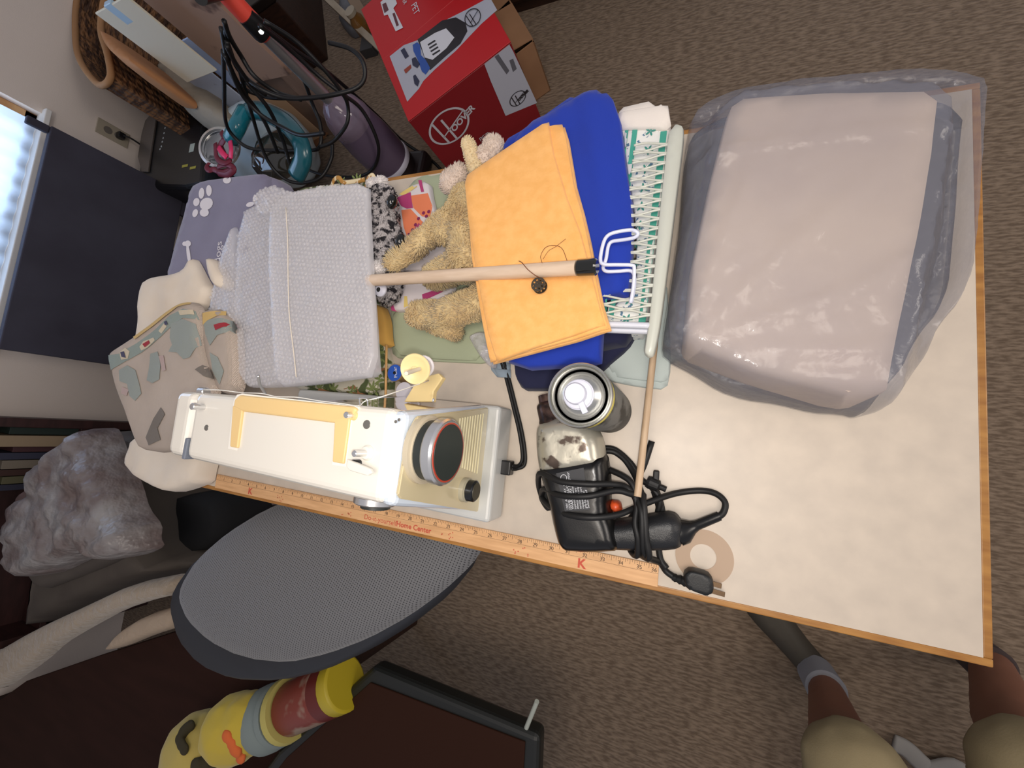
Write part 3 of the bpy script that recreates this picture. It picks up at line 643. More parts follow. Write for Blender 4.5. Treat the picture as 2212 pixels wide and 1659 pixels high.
# orange felt, four plies
M_felt = mat('orange felt', (246, 186, 114), .95, rgb2=(238, 176, 102), cscale=60, bump=.5, bscale=420, sheen=.2, spec=.1)
def sh(px, dx, dy): return [(x + dx, y + dy) for x, y in px]
F1 = [(1000, 385), (1008, 374), (1090, 318), (1183, 256), (1196, 330), (1225, 425), (1254, 500), (1275, 580), (1290, 640), (1306, 700), (1240, 724), (1150, 752), (1070, 780), (1052, 720), (1036, 640), (1022, 560), (1008, 470)]
F2 = [(1010, 400), (1100, 345), (1186, 275), (1218, 268), (1228, 300), (1245, 400), (1262, 460), (1276, 520), (1290, 590), (1304, 660), (1320, 712), (1250, 736), (1160, 760), (1062, 786), (1045, 700), (1022, 560)]
felt, HF = stack('orange_felt', 'folded orange felt with crumpled lower corner, under the pole and bobbin', 'fabric', [
    (F2, .100, .093, .1005, dict(r=.0035, rounds=0, amp=.001)), (sh(F2, -5, -4), .104, .0995, .1045, dict(r=.003, rounds=0, amp=.001)), (F1, .1105, .103, .110, dict(r=.0035, rounds=0, amp=.0016, freq=7))], M_felt)
# blue cloth
M_blue = fabric('royal blue cotton', (36, 60, 164), .2)
B1 = [(1084, 300), (1120, 280), (1180, 240), (1240, 196), (1250, 196), (1262, 300), (1290, 420), (1306, 640), (1296, 780), (1262, 790), (1200, 792), (1140, 796), (1090, 780), (1080, 560), (1076, 400)]
B2 = [(1110, 290), (1180, 245), (1246, 205), (1304, 188), (1326, 212), (1342, 260), (1354, 360), (1366, 430), (1368, 500), (1364, 600), (1356, 634), (1305, 640), (1285, 700), (1180, 700), (1110, 560)]
stack('blue_cloth', 'folded royal blue cloth under the orange felt', 'fabric', [
    (B1, .072, .052, .072, dict(r=.006, amp=.003, freq=12, rounds=0)), (B2, .088, .071, .0895, dict(r=.004, amp=.003, freq=14, rounds=0, extra=lambda x, y: .006 * max(0, math.sin((x * 1.0 + y * .22) * 75)) ** 2))], M_blue)
stack('navy_cloth', 'dark navy cloth at the bottom of the pile, showing behind the spray can', 'fabric', [
    ([(1100, 640), (1200, 600), (1420, 640), (1372, 728), (1358, 752), (1300, 800), (1260, 838), (1178, 842), (1120, 842), (1105, 800)], .022, .001, .022, dict(r=.006, amp=.003, freq=16)),
    ([(1090, 560), (1370, 560), (1380, 700), (1340, 750), (1100, 760)], .05, .021, .051, dict(r=.008))], fabric('navy cloth', (38, 40, 66), .2))
stack('pale_grey_cloth', 'pale grey cloth folded flat on the table, behind the thin dowel', 'fabric', [
    ([(1330, 600), (1440, 600), (1446, 700), (1450, 792), (1440, 842), (1380, 836), (1310, 822), (1282, 800), (1300, 740)], .006, .0005, .0065, dict(r=.003, amp=.0008)),
    ([(1350, 600), (1440, 600), (1446, 700), (1448, 800), (1440, 826), (1380, 822), (1312, 812), (1320, 700)], .0095, .0055, .0095, dict(r=.003, amp=.0008)),
    ], fabric('pale grey cotton', (186, 196, 192), .3))
stack('slate_blue_scrap', 'small slate blue cloth scrap beneath the corner of the orange felt', 'fabric', [
    ([(1055, 780), (1100, 782), (1101, 815), (1070, 812), (1060, 800)], .006, .0005, .006, dict(r=.002, rounds=0)), ([(1062, 795), (1101, 798), (1101, 816), (1072, 814)], .009, .005, .009, dict(r=.002, rounds=0))], fabric('slate blue cotton', (142, 156, 168), .3))
# printed fabric under lattice tray
M_prt = mat('printed cotton', (232, 232, 228), .85, rgb2=(88, 122, 150), cscale=120, sharp=(.60, .63), bump=.2, bscale=900)
prt, HP = stack('printed_cloth', 'white cotton cloth printed with teal stripes and sprigs under the lattice tray', 'fabric', [
    ([(1372, 300), (1430, 270), (1450, 300), (1420, 500), (1400, 715), (1330, 722), (1312, 722), (1312, 655), (1372, 640)], .055, .011, .055, dict(r=.008, amp=.001)),
    ([(1342, 268), (1400, 262), (1450, 268), (1448, 330), (1420, 500), (1396, 706), (1340, 706), (1308, 704), (1310, 645), (1372, 636), (1372, 480), (1350, 350)], .076, .055, .076, dict(r=.004, amp=.0008))], M_prt)
M_teal = mat('teal print', (70, 160, 142), .85)
def strip(px0, px1, w, h=.076):  # strip of print following a line in the cloth
    a, b = PT(*px0, h).xy, PT(*px1, h).xy; d = (b - a).normalized(); n = Vector((-d.y, d.x)) * w / 2
    return [a + n, b + n, b - n, a - n]
decals('teal_stripes', [strip((1434, 285), (1386, 700), .0085), strip((1372, 280), (1318, 700), .007), strip((1354, 280), (1300, 700), .005)], HP, M_teal, prt, .0009, .012)
fl_ = []
for k in range(11):
    f = k / 10; cx, cy = 1405 - 50 * f + (0), 285 + 405 * f; c = PT(cx, cy, .076).xy
    for j in range(5): a = j * 1.2566 + k; fl_.append(ell(c.x + .004 * math.cos(a), c.y + .004 * math.sin(a), .0036, .0014, a, 8))
decals('teal_flowers', fl_, HP, mat('teal flower print', (64, 140, 130), .85), prt, .0012, .02)
stack('white_cotton', 'white folded cotton piece sticking out beyond the far end of the lattice tray', 'fabric', [
    ([(1330, 232), (1420, 212), (1432, 222), (1444, 222), (1450, 268), (1445, 300), (1340, 300)], .074, .056, .0755, dict(r=.005, rounds=0)), ([(1332, 240), (1443, 222), (1450, 266), (1440, 275), (1342, 275)], .082, .0765, .0825, dict(r=.004, rounds=0))], fabric('white cotton', (232, 224, 216), .2))
# lattice tray
M_lat = mat('old cream plastic', (204, 206, 194), .35, coat=.2)
tr = thing('lattice_tray', 'pale cream plastic lattice tray lying on the teal printed cloth', 'tray', PT(1400, 500, .085))
HL = .0875
rb = XT([(1445, 274), (1462, 266), (1478, 272), (1478, 300), (1462, 430), (1446, 560), (1428, 700), (1419, 745), (1412, 768), (1400, 771), (1390, 762), (1394, 735), (1400, 700), (1412, 580), (1424, 450), (1436, 340)], HL)
mb = MB(); pad_mb(mb, rb, T + .079, T + HL + .002, r=.003, amp=.0003, res=.012); mb.build('tray_rim', M_lat, tr, True)
M_latt = M_lat; mb = MB(); c0a, c0b = PT(1446, 300, HL).xy, PT(1408, 690, HL).xy; along = (c0b - c0a); Ln = along.length; along.normalize(); acr = Vector((-along.y, along.x));
if acr.x > 0: acr = -acr
NC = 38
def lat(k, u):
    u = max(0, min(1, u)); s = (k + .5) * Ln / NC + (Ln / NC) * .40 * (-1) ** k * math.cos(u * math.pi * 2.7)
    base = c0a + along * s + acr * (u * .092); return Vector((base.x, base.y, T + HL - .0015 - .006 * max(0, u - .6)))
def ulim(k): return .50 if k < 27 else min(1, .55 + .08 * (k - 26))
for k in range(NC): tube_mb(mb, [lat(k, i / 12 * ulim(k)) for i in range(13)], .0017, 6, 2)
mb.build('tray_lattice', M_lat, tr, True)
mb = MB(); tube_mb(mb, [Vector((*(c0a + along * (Ln * 1.03) + acr * (u * .1)), T + HL - .003)) for u in (0, .3, .6, .95)], .0045, 8, 4); tube_mb(mb, [Vector((*(c0a + along * (Ln * 1.05) + acr * (u * .1)), T + HL - .012)) for u in (0, .3, .6, .95)], .0045, 8, 4)
mb.build('tray_end_rail', mat('white plastic rail', (214, 216, 226), .4), tr, True)

# ================================================================== PLASTIC BAG with cushion inside
M_cush = mat('beige packing', (222, 201, 182), .8, rgb2=(208, 188, 174), cscale=6, bump=.15, bscale=60)
cu, HC = pad('packed_cushion', XT([(1572, 206), (1580, 202), (1800, 190), (2042, 182), (2048, 190), (2034, 330), (2000, 520), (1962, 700), (1934, 850), (1904, 872), (1830, 862), (1640, 810), (1482, 750), (1474, 730), (1490, 560), (1528, 380)], .115), T + .004, T + .118, M_cush, None, rounds=0, r=.010, amp=.004, freq=9, seed=4, res=.02)
tag(cu, 'flat beige padded piece packed inside the translucent grey plastic bag', 'cushion')
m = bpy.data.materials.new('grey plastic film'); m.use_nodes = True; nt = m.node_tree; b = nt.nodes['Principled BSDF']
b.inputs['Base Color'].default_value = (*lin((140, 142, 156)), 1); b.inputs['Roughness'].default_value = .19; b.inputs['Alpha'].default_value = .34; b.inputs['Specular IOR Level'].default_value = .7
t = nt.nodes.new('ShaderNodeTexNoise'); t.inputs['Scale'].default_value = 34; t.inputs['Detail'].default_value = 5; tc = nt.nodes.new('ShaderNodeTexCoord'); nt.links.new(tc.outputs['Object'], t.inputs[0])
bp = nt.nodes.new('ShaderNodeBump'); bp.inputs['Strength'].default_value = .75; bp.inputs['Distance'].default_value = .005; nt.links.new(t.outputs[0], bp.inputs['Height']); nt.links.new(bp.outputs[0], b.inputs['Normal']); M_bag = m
piv = PT(1462, 765, .11)
def folds(x, y):
    dx, dy = x - piv.x, y - piv.y; rr = math.hypot(dx, dy) + 1e-6; th = math.atan2(dy, dx)
    a = .0075 * max(0, math.sin(th * 17 + nz(x, y, 6, 2) * 2)) ** 3 * min(1, rr / .06) * math.exp(-((rr - .12) / .16) ** 2)
    b_ = .0045 * max(0, 1 - abs(nz(x + y * .5, y * .4 - x, 11, 9)) * 9) * (.4 + .6 * min(1, rr / .3)) + .003 * max(0, 1 - abs(nz(y * .6 + x, y - x * .8, 17, 4)) * 8)
    return a + b_ + (.006 * math.exp(-((y - (.545 + nz(x, y, 9, 1) * .012)) / .006) ** 2))
bagpx = [(1430, 764), (1424, 740), (1446, 600), (1465, 470), (1474, 330), (1488, 262), (1520, 236), (1590, 206), (1700, 190), (1830, 178), (1960, 166), (2060, 172), (2128, 198), (2118, 300), (2112, 420), (2104, 520), (2096, 600), (2070, 660), (2035, 700), (2010, 740), (1990, 785), (1950, 830), (1905, 888), (1880, 900), (1850, 892), (1780, 888), (1700, 868), (1620, 858), (1560, 838), (1500, 800)]
bagp = XT(bagpx, .05)
cpl = resample(XT([(1562, 200), (1800, 184), (2054, 176), (2042, 330), (2008, 520), (1970, 700), (1944, 860), (1908, 894), (1820, 876), (1640, 828), (1474, 764), (1466, 720), (1490, 560), (1530, 380)], .12), .02)
def bagz(x, y):
    p = np.array([[x, y]]); d = float(dist_poly(p, cpl)[0]); ins_ = bool(inside(p, cpl)[0])
    if ins_: return 0
    return -min(.085, d * 2.2)
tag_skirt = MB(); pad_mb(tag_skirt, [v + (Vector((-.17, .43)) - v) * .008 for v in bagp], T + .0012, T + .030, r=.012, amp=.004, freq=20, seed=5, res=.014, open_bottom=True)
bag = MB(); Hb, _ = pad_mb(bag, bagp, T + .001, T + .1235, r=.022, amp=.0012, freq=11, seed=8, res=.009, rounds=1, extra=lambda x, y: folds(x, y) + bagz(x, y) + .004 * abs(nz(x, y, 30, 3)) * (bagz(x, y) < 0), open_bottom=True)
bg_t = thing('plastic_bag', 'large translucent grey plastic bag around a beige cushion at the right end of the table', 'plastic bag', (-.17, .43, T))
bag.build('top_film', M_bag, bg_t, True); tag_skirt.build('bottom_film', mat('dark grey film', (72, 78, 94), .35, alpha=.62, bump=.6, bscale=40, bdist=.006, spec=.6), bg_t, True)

# ================================================================== PLUSH TOYS AND PILE
M_tan = mat('tan plush', (220, 198, 152), .95, rgb2=(200, 174, 130), cscale=30, sheen=.3, spec=.1)
M_crm = mat('cream plush', (222, 204, 190), .95, sheen=.3, spec=.1)
pt = thing('tan_plush_toy', 'shaggy tan plush animal with cream face lying half under the orange felt', 'plush toy', PT(1000, 520))
def q(x, y, h): return PT(x, y, h)
blob('plush_body', [(q(1020, 560, .05), .042, q(1015, 440, .05), .034), (q(975, 470, .06), .020, q(850, 570, .062), .0155), (q(1010, 430, .055), .026, q(960, 500, .058), .024), (q(935, 598, .05), .020, q(1030, 560, .05), .032),
    (q(905, 682, .045), .0215, q(985, 675, .045), .026), (q(985, 675, .045), .026, q(1060, 640, .045), .026), (q(980, 715, .025), .016, q(920, 700, .025), .013)], M_tan, pt, .004, 5, 13000, .0062, .0015, .002, 60)
blob('plush_head', [(q(975, 395, .055), .021), (q(992, 375, .06), .016), (q(1066, 320, .06), .020), (q(1050, 345, .06), .022)], M_crm, pt, .004, 5, 2200, .004, .001)
blob('plush_paw', [(q(1010, 312, .075), .0125, q(1030, 365, .068), .0145)], mat('pale tan plush', (226, 204, 162), .95, sheen=.3), pt, .0035, 5, 900, .003, .001)
# grey nubby toy
M_nub = mat('nubby grey yarn', (176, 170, 170), .95, rgb2=(48, 46, 50), cscale=95, sharp=(.46, .58), spec=.1, cdetail=2)
gt = thing('grey_yarn_toy', 'nubby black, grey and white yarn toy poking out from the bubble wrap', 'plush toy', PT(835, 520))
blob('toy_body', [(q(826, 430, .045), .026, q(838, 560, .045), .032), (q(838, 560, .045), .032, q(838, 628, .040), .026), (q(800, 500, .035), .024, q(800, 600, .035), .024)], M_nub, gt, .0035, 3, 5200, .0035, .0026, .006, 110)
blob('white_tuft', [(q(822, 395, .05), .0125), (q(806, 398, .05), .012)], mat('white plush', (226, 220, 218), .95, sheen=.3), gt, .003, 4, 700, .004, .001)
blob('white_tuft', [(q(818, 580, .07), .011)], MATS['white plush'], gt, .003, 4, 500, .006, .0008)
M_btn = mat('glossy black', (14, 15, 14), .12, coat=.5)
for x, y in ((847, 436), (866, 521)):
    mb = MB(); b = bmesh.new(); bmesh.ops.create_icosphere(b, subdivisions=3, radius=1, matrix=Matrix.Translation(PT(x, y, .075)) @ Matrix.Rotation(-.15, 4, 'Z') @ Matrix.Diagonal((.0088, .0132, .010, 1))); mb.bm(b); mb.build('foot_pad', M_btn, gt, True)
c = PT(823, 626, .072); lathe('eye_white', [(.0125, 0), (.0122, .002), (.009, .0045), (.004, .0056)], c, M_noz, gt, (0, -.1, 1), 32)
lathe('eye_pupil', [(.0042, 0), (.003, .0014)], c + Vector((-.001, -.0015, .0055)), M_btn, gt, (0, -.1, 1), 20)
# sage cloth, pink print cloth, mustard cloth, floral cloth
M_sage = fabric('sage cotton', (168, 176, 148), .2)
stack('sage_cloth', 'sage green cloth spread flat beneath the plush toys', 'fabric', [
    ([(845, 640), (842, 760), (862, 776), (960, 782), (1060, 786), (1075, 760), (1090, 500), (1000, 360), (935, 380), (920, 376), (884, 392), (878, 450), (860, 560)], .004, .0005, .0045, dict(r=.002, amp=.0015)),
    ([(848, 655), (846, 765), (935, 776), (1050, 780), (1060, 640)], .008, .0045, .0085, dict(r=.002, amp=.0015))], M_sage)
M_pnk = mat('pink print cotton', (222, 214, 216), .85, bump=.2, bscale=800)
pk, HK = stack('printed_pink_cloth', 'white cloth printed in pink, orange and magenta between grey toy and tan plush', 'fabric', [
    ([(845, 432), (884, 400), (926, 388), (932, 430), (948, 480), (990, 560), (975, 640), (900, 670), (842, 672), (836, 640), (850, 540)], .020, .0085, .021, dict(r=.004, amp=.002, freq=14))], M_pnk)
decals('orange_print', [XT(p_, .021) for p_ in ([(888, 424), (925, 418), (934, 446), (930, 470), (912, 468), (894, 450)], [(868, 455), (888, 452), (914, 480), (900, 505), (882, 522), (872, 490)], [(930, 622), (950, 616), (956, 624), (938, 634)])], HK, mat('orange print', (232, 132, 92), .85), pk)
decals('magenta_print', [XT(p_, .021) for p_ in ([(858, 428), (888, 416), (893, 450), (880, 452), (868, 446)], [(904, 390), (911, 389), (917, 415), (911, 416)], [(886, 505), (905, 482), (914, 492), (896, 515)], [(912, 636), (952, 622), (958, 630), (914, 650)], [(842, 652), (852, 652), (855, 671), (846, 671)])], HK, mat('magenta print', (178, 62, 116), .85), pk, .0010)
decals('yellow_print', [XT(p_, .021) for p_ in ([(862, 420), (898, 397), (902, 404), (872, 424)], [(874, 640), (880, 640), (882, 668), (872, 668)])], HK, mat('yellow print', (226, 200, 120), .85), pk)
decals('berry_dots', [ell(*PT(x, y, .021).xy, .0034, .0034, 0, 12) for x, y in ((916, 461), (905, 473), (898, 486), (891, 497), (883, 507), (927, 458), (922, 468))], HK, mat('berry print', (132, 36, 84), .85), pk, .0015, .02)
stack('mustard_cloth', 'mustard yellow folded cloth beneath the right edge of the bubble wrap', 'fabric', [
    ([(780, 655), (822, 655), (834, 690), (836, 730), (840, 745), (790, 752)], .03, .012, .031, dict(r=.006, amp=.002))], fabric('mustard cotton', (204, 158, 82), .2))
M_flo = mat('leaf print cotton', (206, 200, 182), .85, rgb2=(84, 96, 58), cscale=38, sharp=(.46, .50), bump=.2, bscale=800, cdetail=1)
fc, HFc = stack('leaf_print_cloth', 'cloth printed with green leaves on cream, under the bubble wrap', 'fabric', [
    ([(622, 440), (640, 404), (730, 395), (800, 380), (812, 400), (812, 620), (832, 750), (846, 790), (845, 840), (838, 858), (760, 856), (640, 846), (620, 800), (618, 640)], .012, .0005, .012, dict(r=.004, amp=.002)),
    ([(690, 404), (740, 394), (795, 384), (800, 400), (806, 600), (826, 745), (826, 852), (700, 846), (630, 830), (624, 500)], .03, .012, .03, dict(r=.006, amp=.003))], M_flo)
M_leaf = mat('leaf green print', (120, 132, 78), .85); lv = []
for cx, cy in ((720, 845), (806, 842), (760, 850), (815, 770), (826, 820), (690, 840), (812, 752), (735, 398), (770, 392)):
    c = PT(cx, cy, .03).xy
    for j in range(7): a = -.6 + j * .72; lv.append(ell(c.x + .009 * math.cos(a), c.y + .009 * math.sin(a), .0085, .0024, a, 10))
decals('leaf_sprays', lv, HFc, M_leaf, fc, .001, .02)
decals('brown_patches', [XT(p_, .03) for p_ in ([(660, 852), (690, 838), (720, 850), (710, 862), (670, 862)], [(742, 840), (765, 832), (780, 850), (760, 860)], [(808, 780), (822, 776), (830, 800), (812, 806)])], HFc, mat('brown print', (150, 104, 70), .85), fc, .0006)
tube('bamboo_stick', [PT(835, 745, .038), PT(834, 800, .038), PT(833, 866, .038)], .0022, mat('bamboo', (204, 158, 100), .5), None, 8, 2)
tag(bpy.data.objects['bamboo_stick'], 'thin bamboo stick lying on the leaf print cloth next to the blue labelled spool', 'stick')
# striped handles on the far side
tg = thing('tote_handles', 'cream and gold striped cloth straps curling at the far table edge beyond the bubble wrap', 'strap', PT(780, 388, .04))
for pts in ([(716, 404, .045), (722, 388, .05), (732, 384, .052), (742, 394, .048), (765, 392, .045), (788, 388, .045)], [(790, 408, .045), (796, 384, .052), (806, 380, .053), (802, 404, .045)]):
    tube('strap', [PT(*a) for a in pts], .0045, mat('striped strap', (226, 208, 170), .8, rgb2=(176, 128, 60), cscale=60, sharp=(.5, .53)), tg, 8, 5, .4)
# crinkled clear bag scrap under felt corner
M_clr = mat('clear crinkled film', (220, 216, 222), .12, alpha=.42, bump=.9, bscale=60, bdist=.01, spec=.8)
tag(pad('clear_film', XT([(1005, 725), (1030, 712), (1048, 712), (1060, 745), (1064, 790), (1052, 792), (1030, 768)], .03), T + .009, T + .035, M_clr, None, r=.01, amp=.006, freq=60, res=.005)[0], 'crinkled clear plastic film between the tan plush and the corner of the felt', 'plastic film')

# ================================================================== BUBBLE WRAP
M_bw = mat('bubble film', (238, 236, 240), .12, alpha=.40, spec=.8, bump=.4, bscale=120, bdist=.003)
M_bb = mat('bubble dome', (246, 242, 242), .13, alpha=.30, spec=1, bump=.8, bscale=500, bdist=.002)
bwt = thing('bubble_wrap', 'folded sheet of clear bubble wrap lying beside the sewing machine', 'bubble wrap', PT(660, 600, .05))
def bubbles(name, Hf, poly, pitch=.0092, rad=.0040, hgt=.0023, mat_=None, rot=.25):
    mb = MB(); lo = poly.min(0); hi = poly.max(0); c = (lo + hi) / 2; R = np.linalg.norm(hi - lo) / 2; n = int(R / pitch) + 1; pts = []
    for j in range(-n, n):
        for i in range(-n, n):
            x = (i + (.5 if j % 2 else 0)) * pitch; y = j * pitch * .87
            pts.append((c[0] + x * math.cos(rot) - y * math.sin(rot), c[1] + x * math.sin(rot) + y * math.cos(rot)))
    pts = np.array(pts); ok = inside(pts, poly) & (dist_poly(pts, poly) > rad); pts = pts[ok]; z = Hf(pts)
    for (x, y), zz in zip(pts, z):
        x += random.uniform(-.0009, .0009); y += random.uniform(-.0009, .0009); s = random.uniform(.45, 1.1); tx_, ty_ = random.uniform(-.25, .25), random.uniform(-.25, .25); V = []; 
        for rr, hh_ in ((1, 0), (.93, .45), (.66, .85), (.30, 1.0)):
            for k in range(9): a = k * math.pi * 2 / 9; dx, dy = rr * rad * math.cos(a), rr * rad * math.sin(a); V.append((x + dx, y + dy, zz - .0002 + hgt * s * hh_ + (dx * tx_ + dy * ty_) * (hh_ > 0)))
        Fc = [(r_ * 9 + k, r_ * 9 + (k + 1) % 9, r_ * 9 + 9 + (k + 1) % 9, r_ * 9 + 9 + k) for r_ in range(3) for k in range(9)] + [tuple(range(27, 36))]
        mb.add(V, Fc)
    return mb.build(name, mat_ or M_bb, bwt, True)
L1 = [(520, 450), (545, 444), (575, 440), (590, 470), (600, 640), (600, 800), (596, 838), (496, 826), (496, 740), (505, 620), (512, 520)]
L2 = [(575, 432), (640, 412), (720, 402), (792, 394), (794, 440), (797, 520), (802, 620), (808, 700), (812, 770), (815, 812), (760, 818), (680, 830), (600, 836), (520, 836), (500, 700), (520, 460)]
L3 = [(583, 425), (660, 405), (793, 392), (795, 450), (800, 560), (800, 640), (725, 650), (730, 700), (735, 822), (660, 830), (592, 836), (585, 700), (578, 560)]
mbw = MB(); Hq1, pl1 = pad_mb(mbw, XT(L2, .075), T + .064, T + .0795, r=.006, amp=.003, freq=14, seed=2, res=.010)
mbw.build('lower_fold', M_bw, bwt, True); bubbles('lower_bubbles', Hq1, pl1)
mbw = MB(); Hq2, pl2 = pad_mb(mbw, XT([(583, 425), (660, 405), (793, 392), (795, 450), (802, 600), (812, 812), (735, 822), (660, 830), (592, 836), (585, 700), (578, 560)], .092), T + .0835, T + .094, r=.005, amp=.003, freq=14, seed=5, res=.010)
mbw.build('upper_fold', M_bw, bwt, True); bubbles('upper_bubbles', Hq2, pl2, rot=-.1)
tube('white_seam', [Vector((*PT(x, y, .095).xy, 0)) + Vector((0, 0, float(Hq2([PT(x, y, .095).xy])[0]) + .003)) for x, y in ((620, 450), (623, 520), (624, 600), (627, 680), (634, 760), (642, 815))], .0010, mat('seam white', (240, 228, 210), .5), bwt, 6, 4, 1)
loose = [(548, 440), (560, 412), (600, 398), (618, 408), (640, 412), (620, 440), (600, 470), (560, 470)]
mbw = MB(); Hq3, pl3 = pad_mb(mbw, XT(loose, .085), T + .066, T + .092, r=.012, amp=.005, freq=35, seed=7, res=.008); mbw.build('loose_corner', M_bw, bwt, True); bubbles('loose_bubbles', Hq3, pl3, hgt=.005)
side = [(500, 540), (520, 480), (530, 640), (520, 760), (500, 760), (492, 690), (468, 700), (470, 660), (484, 600)]
mbw = MB(); Hq4, pl4 = pad_mb(mbw, XT(side, .06), T + .064, T + .081, r=.008, amp=.003, freq=30, seed=9, res=.008); mbw.build('side_flap', M_bw, bwt, True); bubbles('side_bubbles', Hq4, pl4)
# what the wrap rests on: a folded pale lilac cloth
stack('lilac_cloth', 'pale lilac cloth folded beneath the bubble wrap', 'fabric', [
    ([(622, 470), (640, 430), (722, 412), (740, 600), (790, 690), (800, 800), (700, 812), (622, 812), (622, 640)], .06, .0315, .063, dict(r=.008))], fabric('pale lilac cotton', (206, 196, 200), .2))

# ================================================================== LEFT END: PURPLE BLANKET, CREAM CLOTH, TAPESTRY
M_pur = mat('lavender fleece', (128, 124, 146), .95, rgb2=(120, 116, 138), cscale=10, bump=.3, bscale=500, sheen=.3, spec=.1)
pu, HPu = stack('lavender_blanket', 'folded lavender fleece blanket printed with white paw prints', 'blanket', [
    ([(412, 398), (575, 372), (598, 380), (604, 420), (598, 560), (560, 700), (500, 780), (380, 820), (330, 760), (345, 650), (355, 600)], .045, .004, .047, dict(r=.012, amp=.002)),
    ([(412, 402), (440, 388), (500, 380), (568, 372), (575, 378), (572, 440), (560, 560), (520, 690), (410, 640), (355, 604), (370, 560), (392, 480), (404, 430)], .060, .046, .062, dict(r=.006, amp=.002))], M_pur)
M_paw = mat('white print', (222, 216, 220), .9)
def epx(cx, cy, a, b, rot, h=.062):
    return [PT(cx + a * math.cos(t) * math.cos(rot) - b * math.sin(t) * math.sin(rot), cy + a * math.cos(t) * math.sin(rot) + b * math.sin(t) * math.cos(rot), h).xy for t in [k * math.pi / 8 for k in range(16)]]
decals('paw_prints', [epx(447, 441, 15, 13, -.6), epx(443, 460, 10, 9, 0), epx(436, 418, 6, 12, .1), epx(452, 412, 6, 12, 0), epx(425, 437, 7, 9, .2), epx(423, 461, 6, 9, .3), epx(491, 389, 9, 8, 0), epx(552, 429, 5, 7, .3), epx(541, 442, 9, 5, -.3)], HPu, M_paw, pu, .001, .006)
decals('bone_print', [epx(407, 527, 7, 7, 0), epx(400, 527, 5, 5, 0), epx(409, 550, 4, 22, -.15)], HPu, M_paw, pu, .0012, .006)
tx = MB(); o_ = PT(470, 570, .062); text_mb(tx, 'dogs', .028, o_, (-.1, 1, 0), (-1, -.1, 0)); zz = HPu(np.array([(x, y) for x, y, z in tx.v])); tx.v = [(x, y, z_ + .001) for (x, y, z), z_ in zip(tx.v, zz)]; tx.build('script_lettering', M_paw, pu)
M_crc = mat('cream canvas', (232, 220, 204), .9, rgb2=(224, 208, 188), cscale=6, bump=.2, bscale=400, spec=.15)
cr_, HCr = stack('cream_cloth', 'cream cloth heaped over the left end of the table, twisted at its top', 'fabric', [
    ([(298, 700), (302, 640), (312, 602), (330, 596), (370, 590), (398, 580), (408, 560), (416, 556), (425, 570), (440, 600), (455, 625), (440, 655), (420, 700), (380, 740), (330, 760), (290, 750)], .076, .064, .086, dict(r=.022, amp=.006, freq=13)),
    ([(440, 558), (446, 552), (456, 558), (470, 585), (482, 604), (470, 622), (455, 616), (446, 590)], .090, .0645, .092, dict(r=.009, amp=.002))], M_crc)
M_tap = mat('cream tapestry', (226, 208, 192), .95, rgb2=(212, 194, 178), cscale=8, bump=.8, bscale=260, kind='wave', sheen=.2, spec=.1, bdist=.002)
tp, HT = stack('tapestry_rug', 'woven cream and sage tapestry with red and navy diamond border over the left table end', 'rug', [
    ([(228, 768), (238, 755), (262, 740), (290, 722), (320, 700), (350, 676), (384, 652), (410, 648), (424, 660), (428, 690), (430, 740), (440, 790), (462, 840), (450, 870), (400, 960), (345, 980), (296, 972), (285, 950), (262, 880), (244, 830)], .104, .088, .106, dict(r=.013, amp=.004, freq=10)),
    ([(424, 680), (440, 664), (470, 662), (494, 690), (500, 760), (500, 850), (466, 850), (448, 800), (432, 740)], .094, .066, .096, dict(r=.012, amp=.003, freq=14))], M_tap)
# the function of the first ply is needed for the motifs
HT1 = make_H(resample(XT([(228, 768), (238, 755), (262, 740), (290, 722), (320, 700), (350, 676), (384, 652), (410, 648), (424, 660), (428, 690), (430, 740), (440, 790), (462, 840), (450, 870), (400, 960), (345, 980), (296, 972), (285, 950), (262, 880), (244, 830)], .104), .014 * .7, 1), T + .088, T + .106, .013, .004, 10, 0)
def mots(name, polys, rgb, Hf, eps): return decals(name, [XT(p_, .104) for p_ in polys], Hf, mat(name + ' yarn', rgb, .95, bump=.6, bscale=300), tp, eps, .008)
mots('sage_band', [[(232, 768), (262, 765), (300, 742), (340, 712), (372, 682), (400, 668), (422, 672), (426, 690), (400, 688), (380, 700), (350, 730), (310, 762), (270, 785), (242, 800), (236, 782)]], (142, 152, 144), HT1, .0012)
mots('gold_line', [[(290, 728), (320, 704), (352, 680), (388, 655), (410, 652), (412, 658), (388, 664), (352, 692), (320, 716), (296, 734)]], (206, 174, 112), HT1, .0022)
mots('cream_diamonds', [[(306, 750), (314, 738), (336, 730), (340, 736), (322, 752), (310, 758)], [(264, 762), (276, 752), (286, 760), (282, 776), (268, 778)], [(390, 672), (420, 670), (422, 680), (394, 682)], [(348, 716), (360, 700), (366, 706), (354, 722)]], (204, 190, 164), HT1, .0018)
mots('red_diamonds', [[(313, 744), (326, 736), (329, 742), (318, 751)]], (158, 48, 58), HT1, .0028)
mots('navy_diamonds', [[(267, 762), (275, 760), (279, 774), (270, 772)], [(361, 697), (366, 694), (369, 702), (363, 704)]], (74, 72, 96), HT1, .0028)
mots('sage_motifs', [[(374, 700), (400, 690), (424, 700), (430, 745), (412, 772), (398, 776), (386, 762), (366, 760), (374, 745), (370, 730)], [(328, 765), (344, 760), (350, 790), (348, 820), (334, 828), (320, 822)], [(262, 800), (280, 790), (296, 800), (304, 830), (308, 850), (296, 866), (286, 856), (280, 830), (264, 824)]], (148, 154, 148), HT1, .0014)
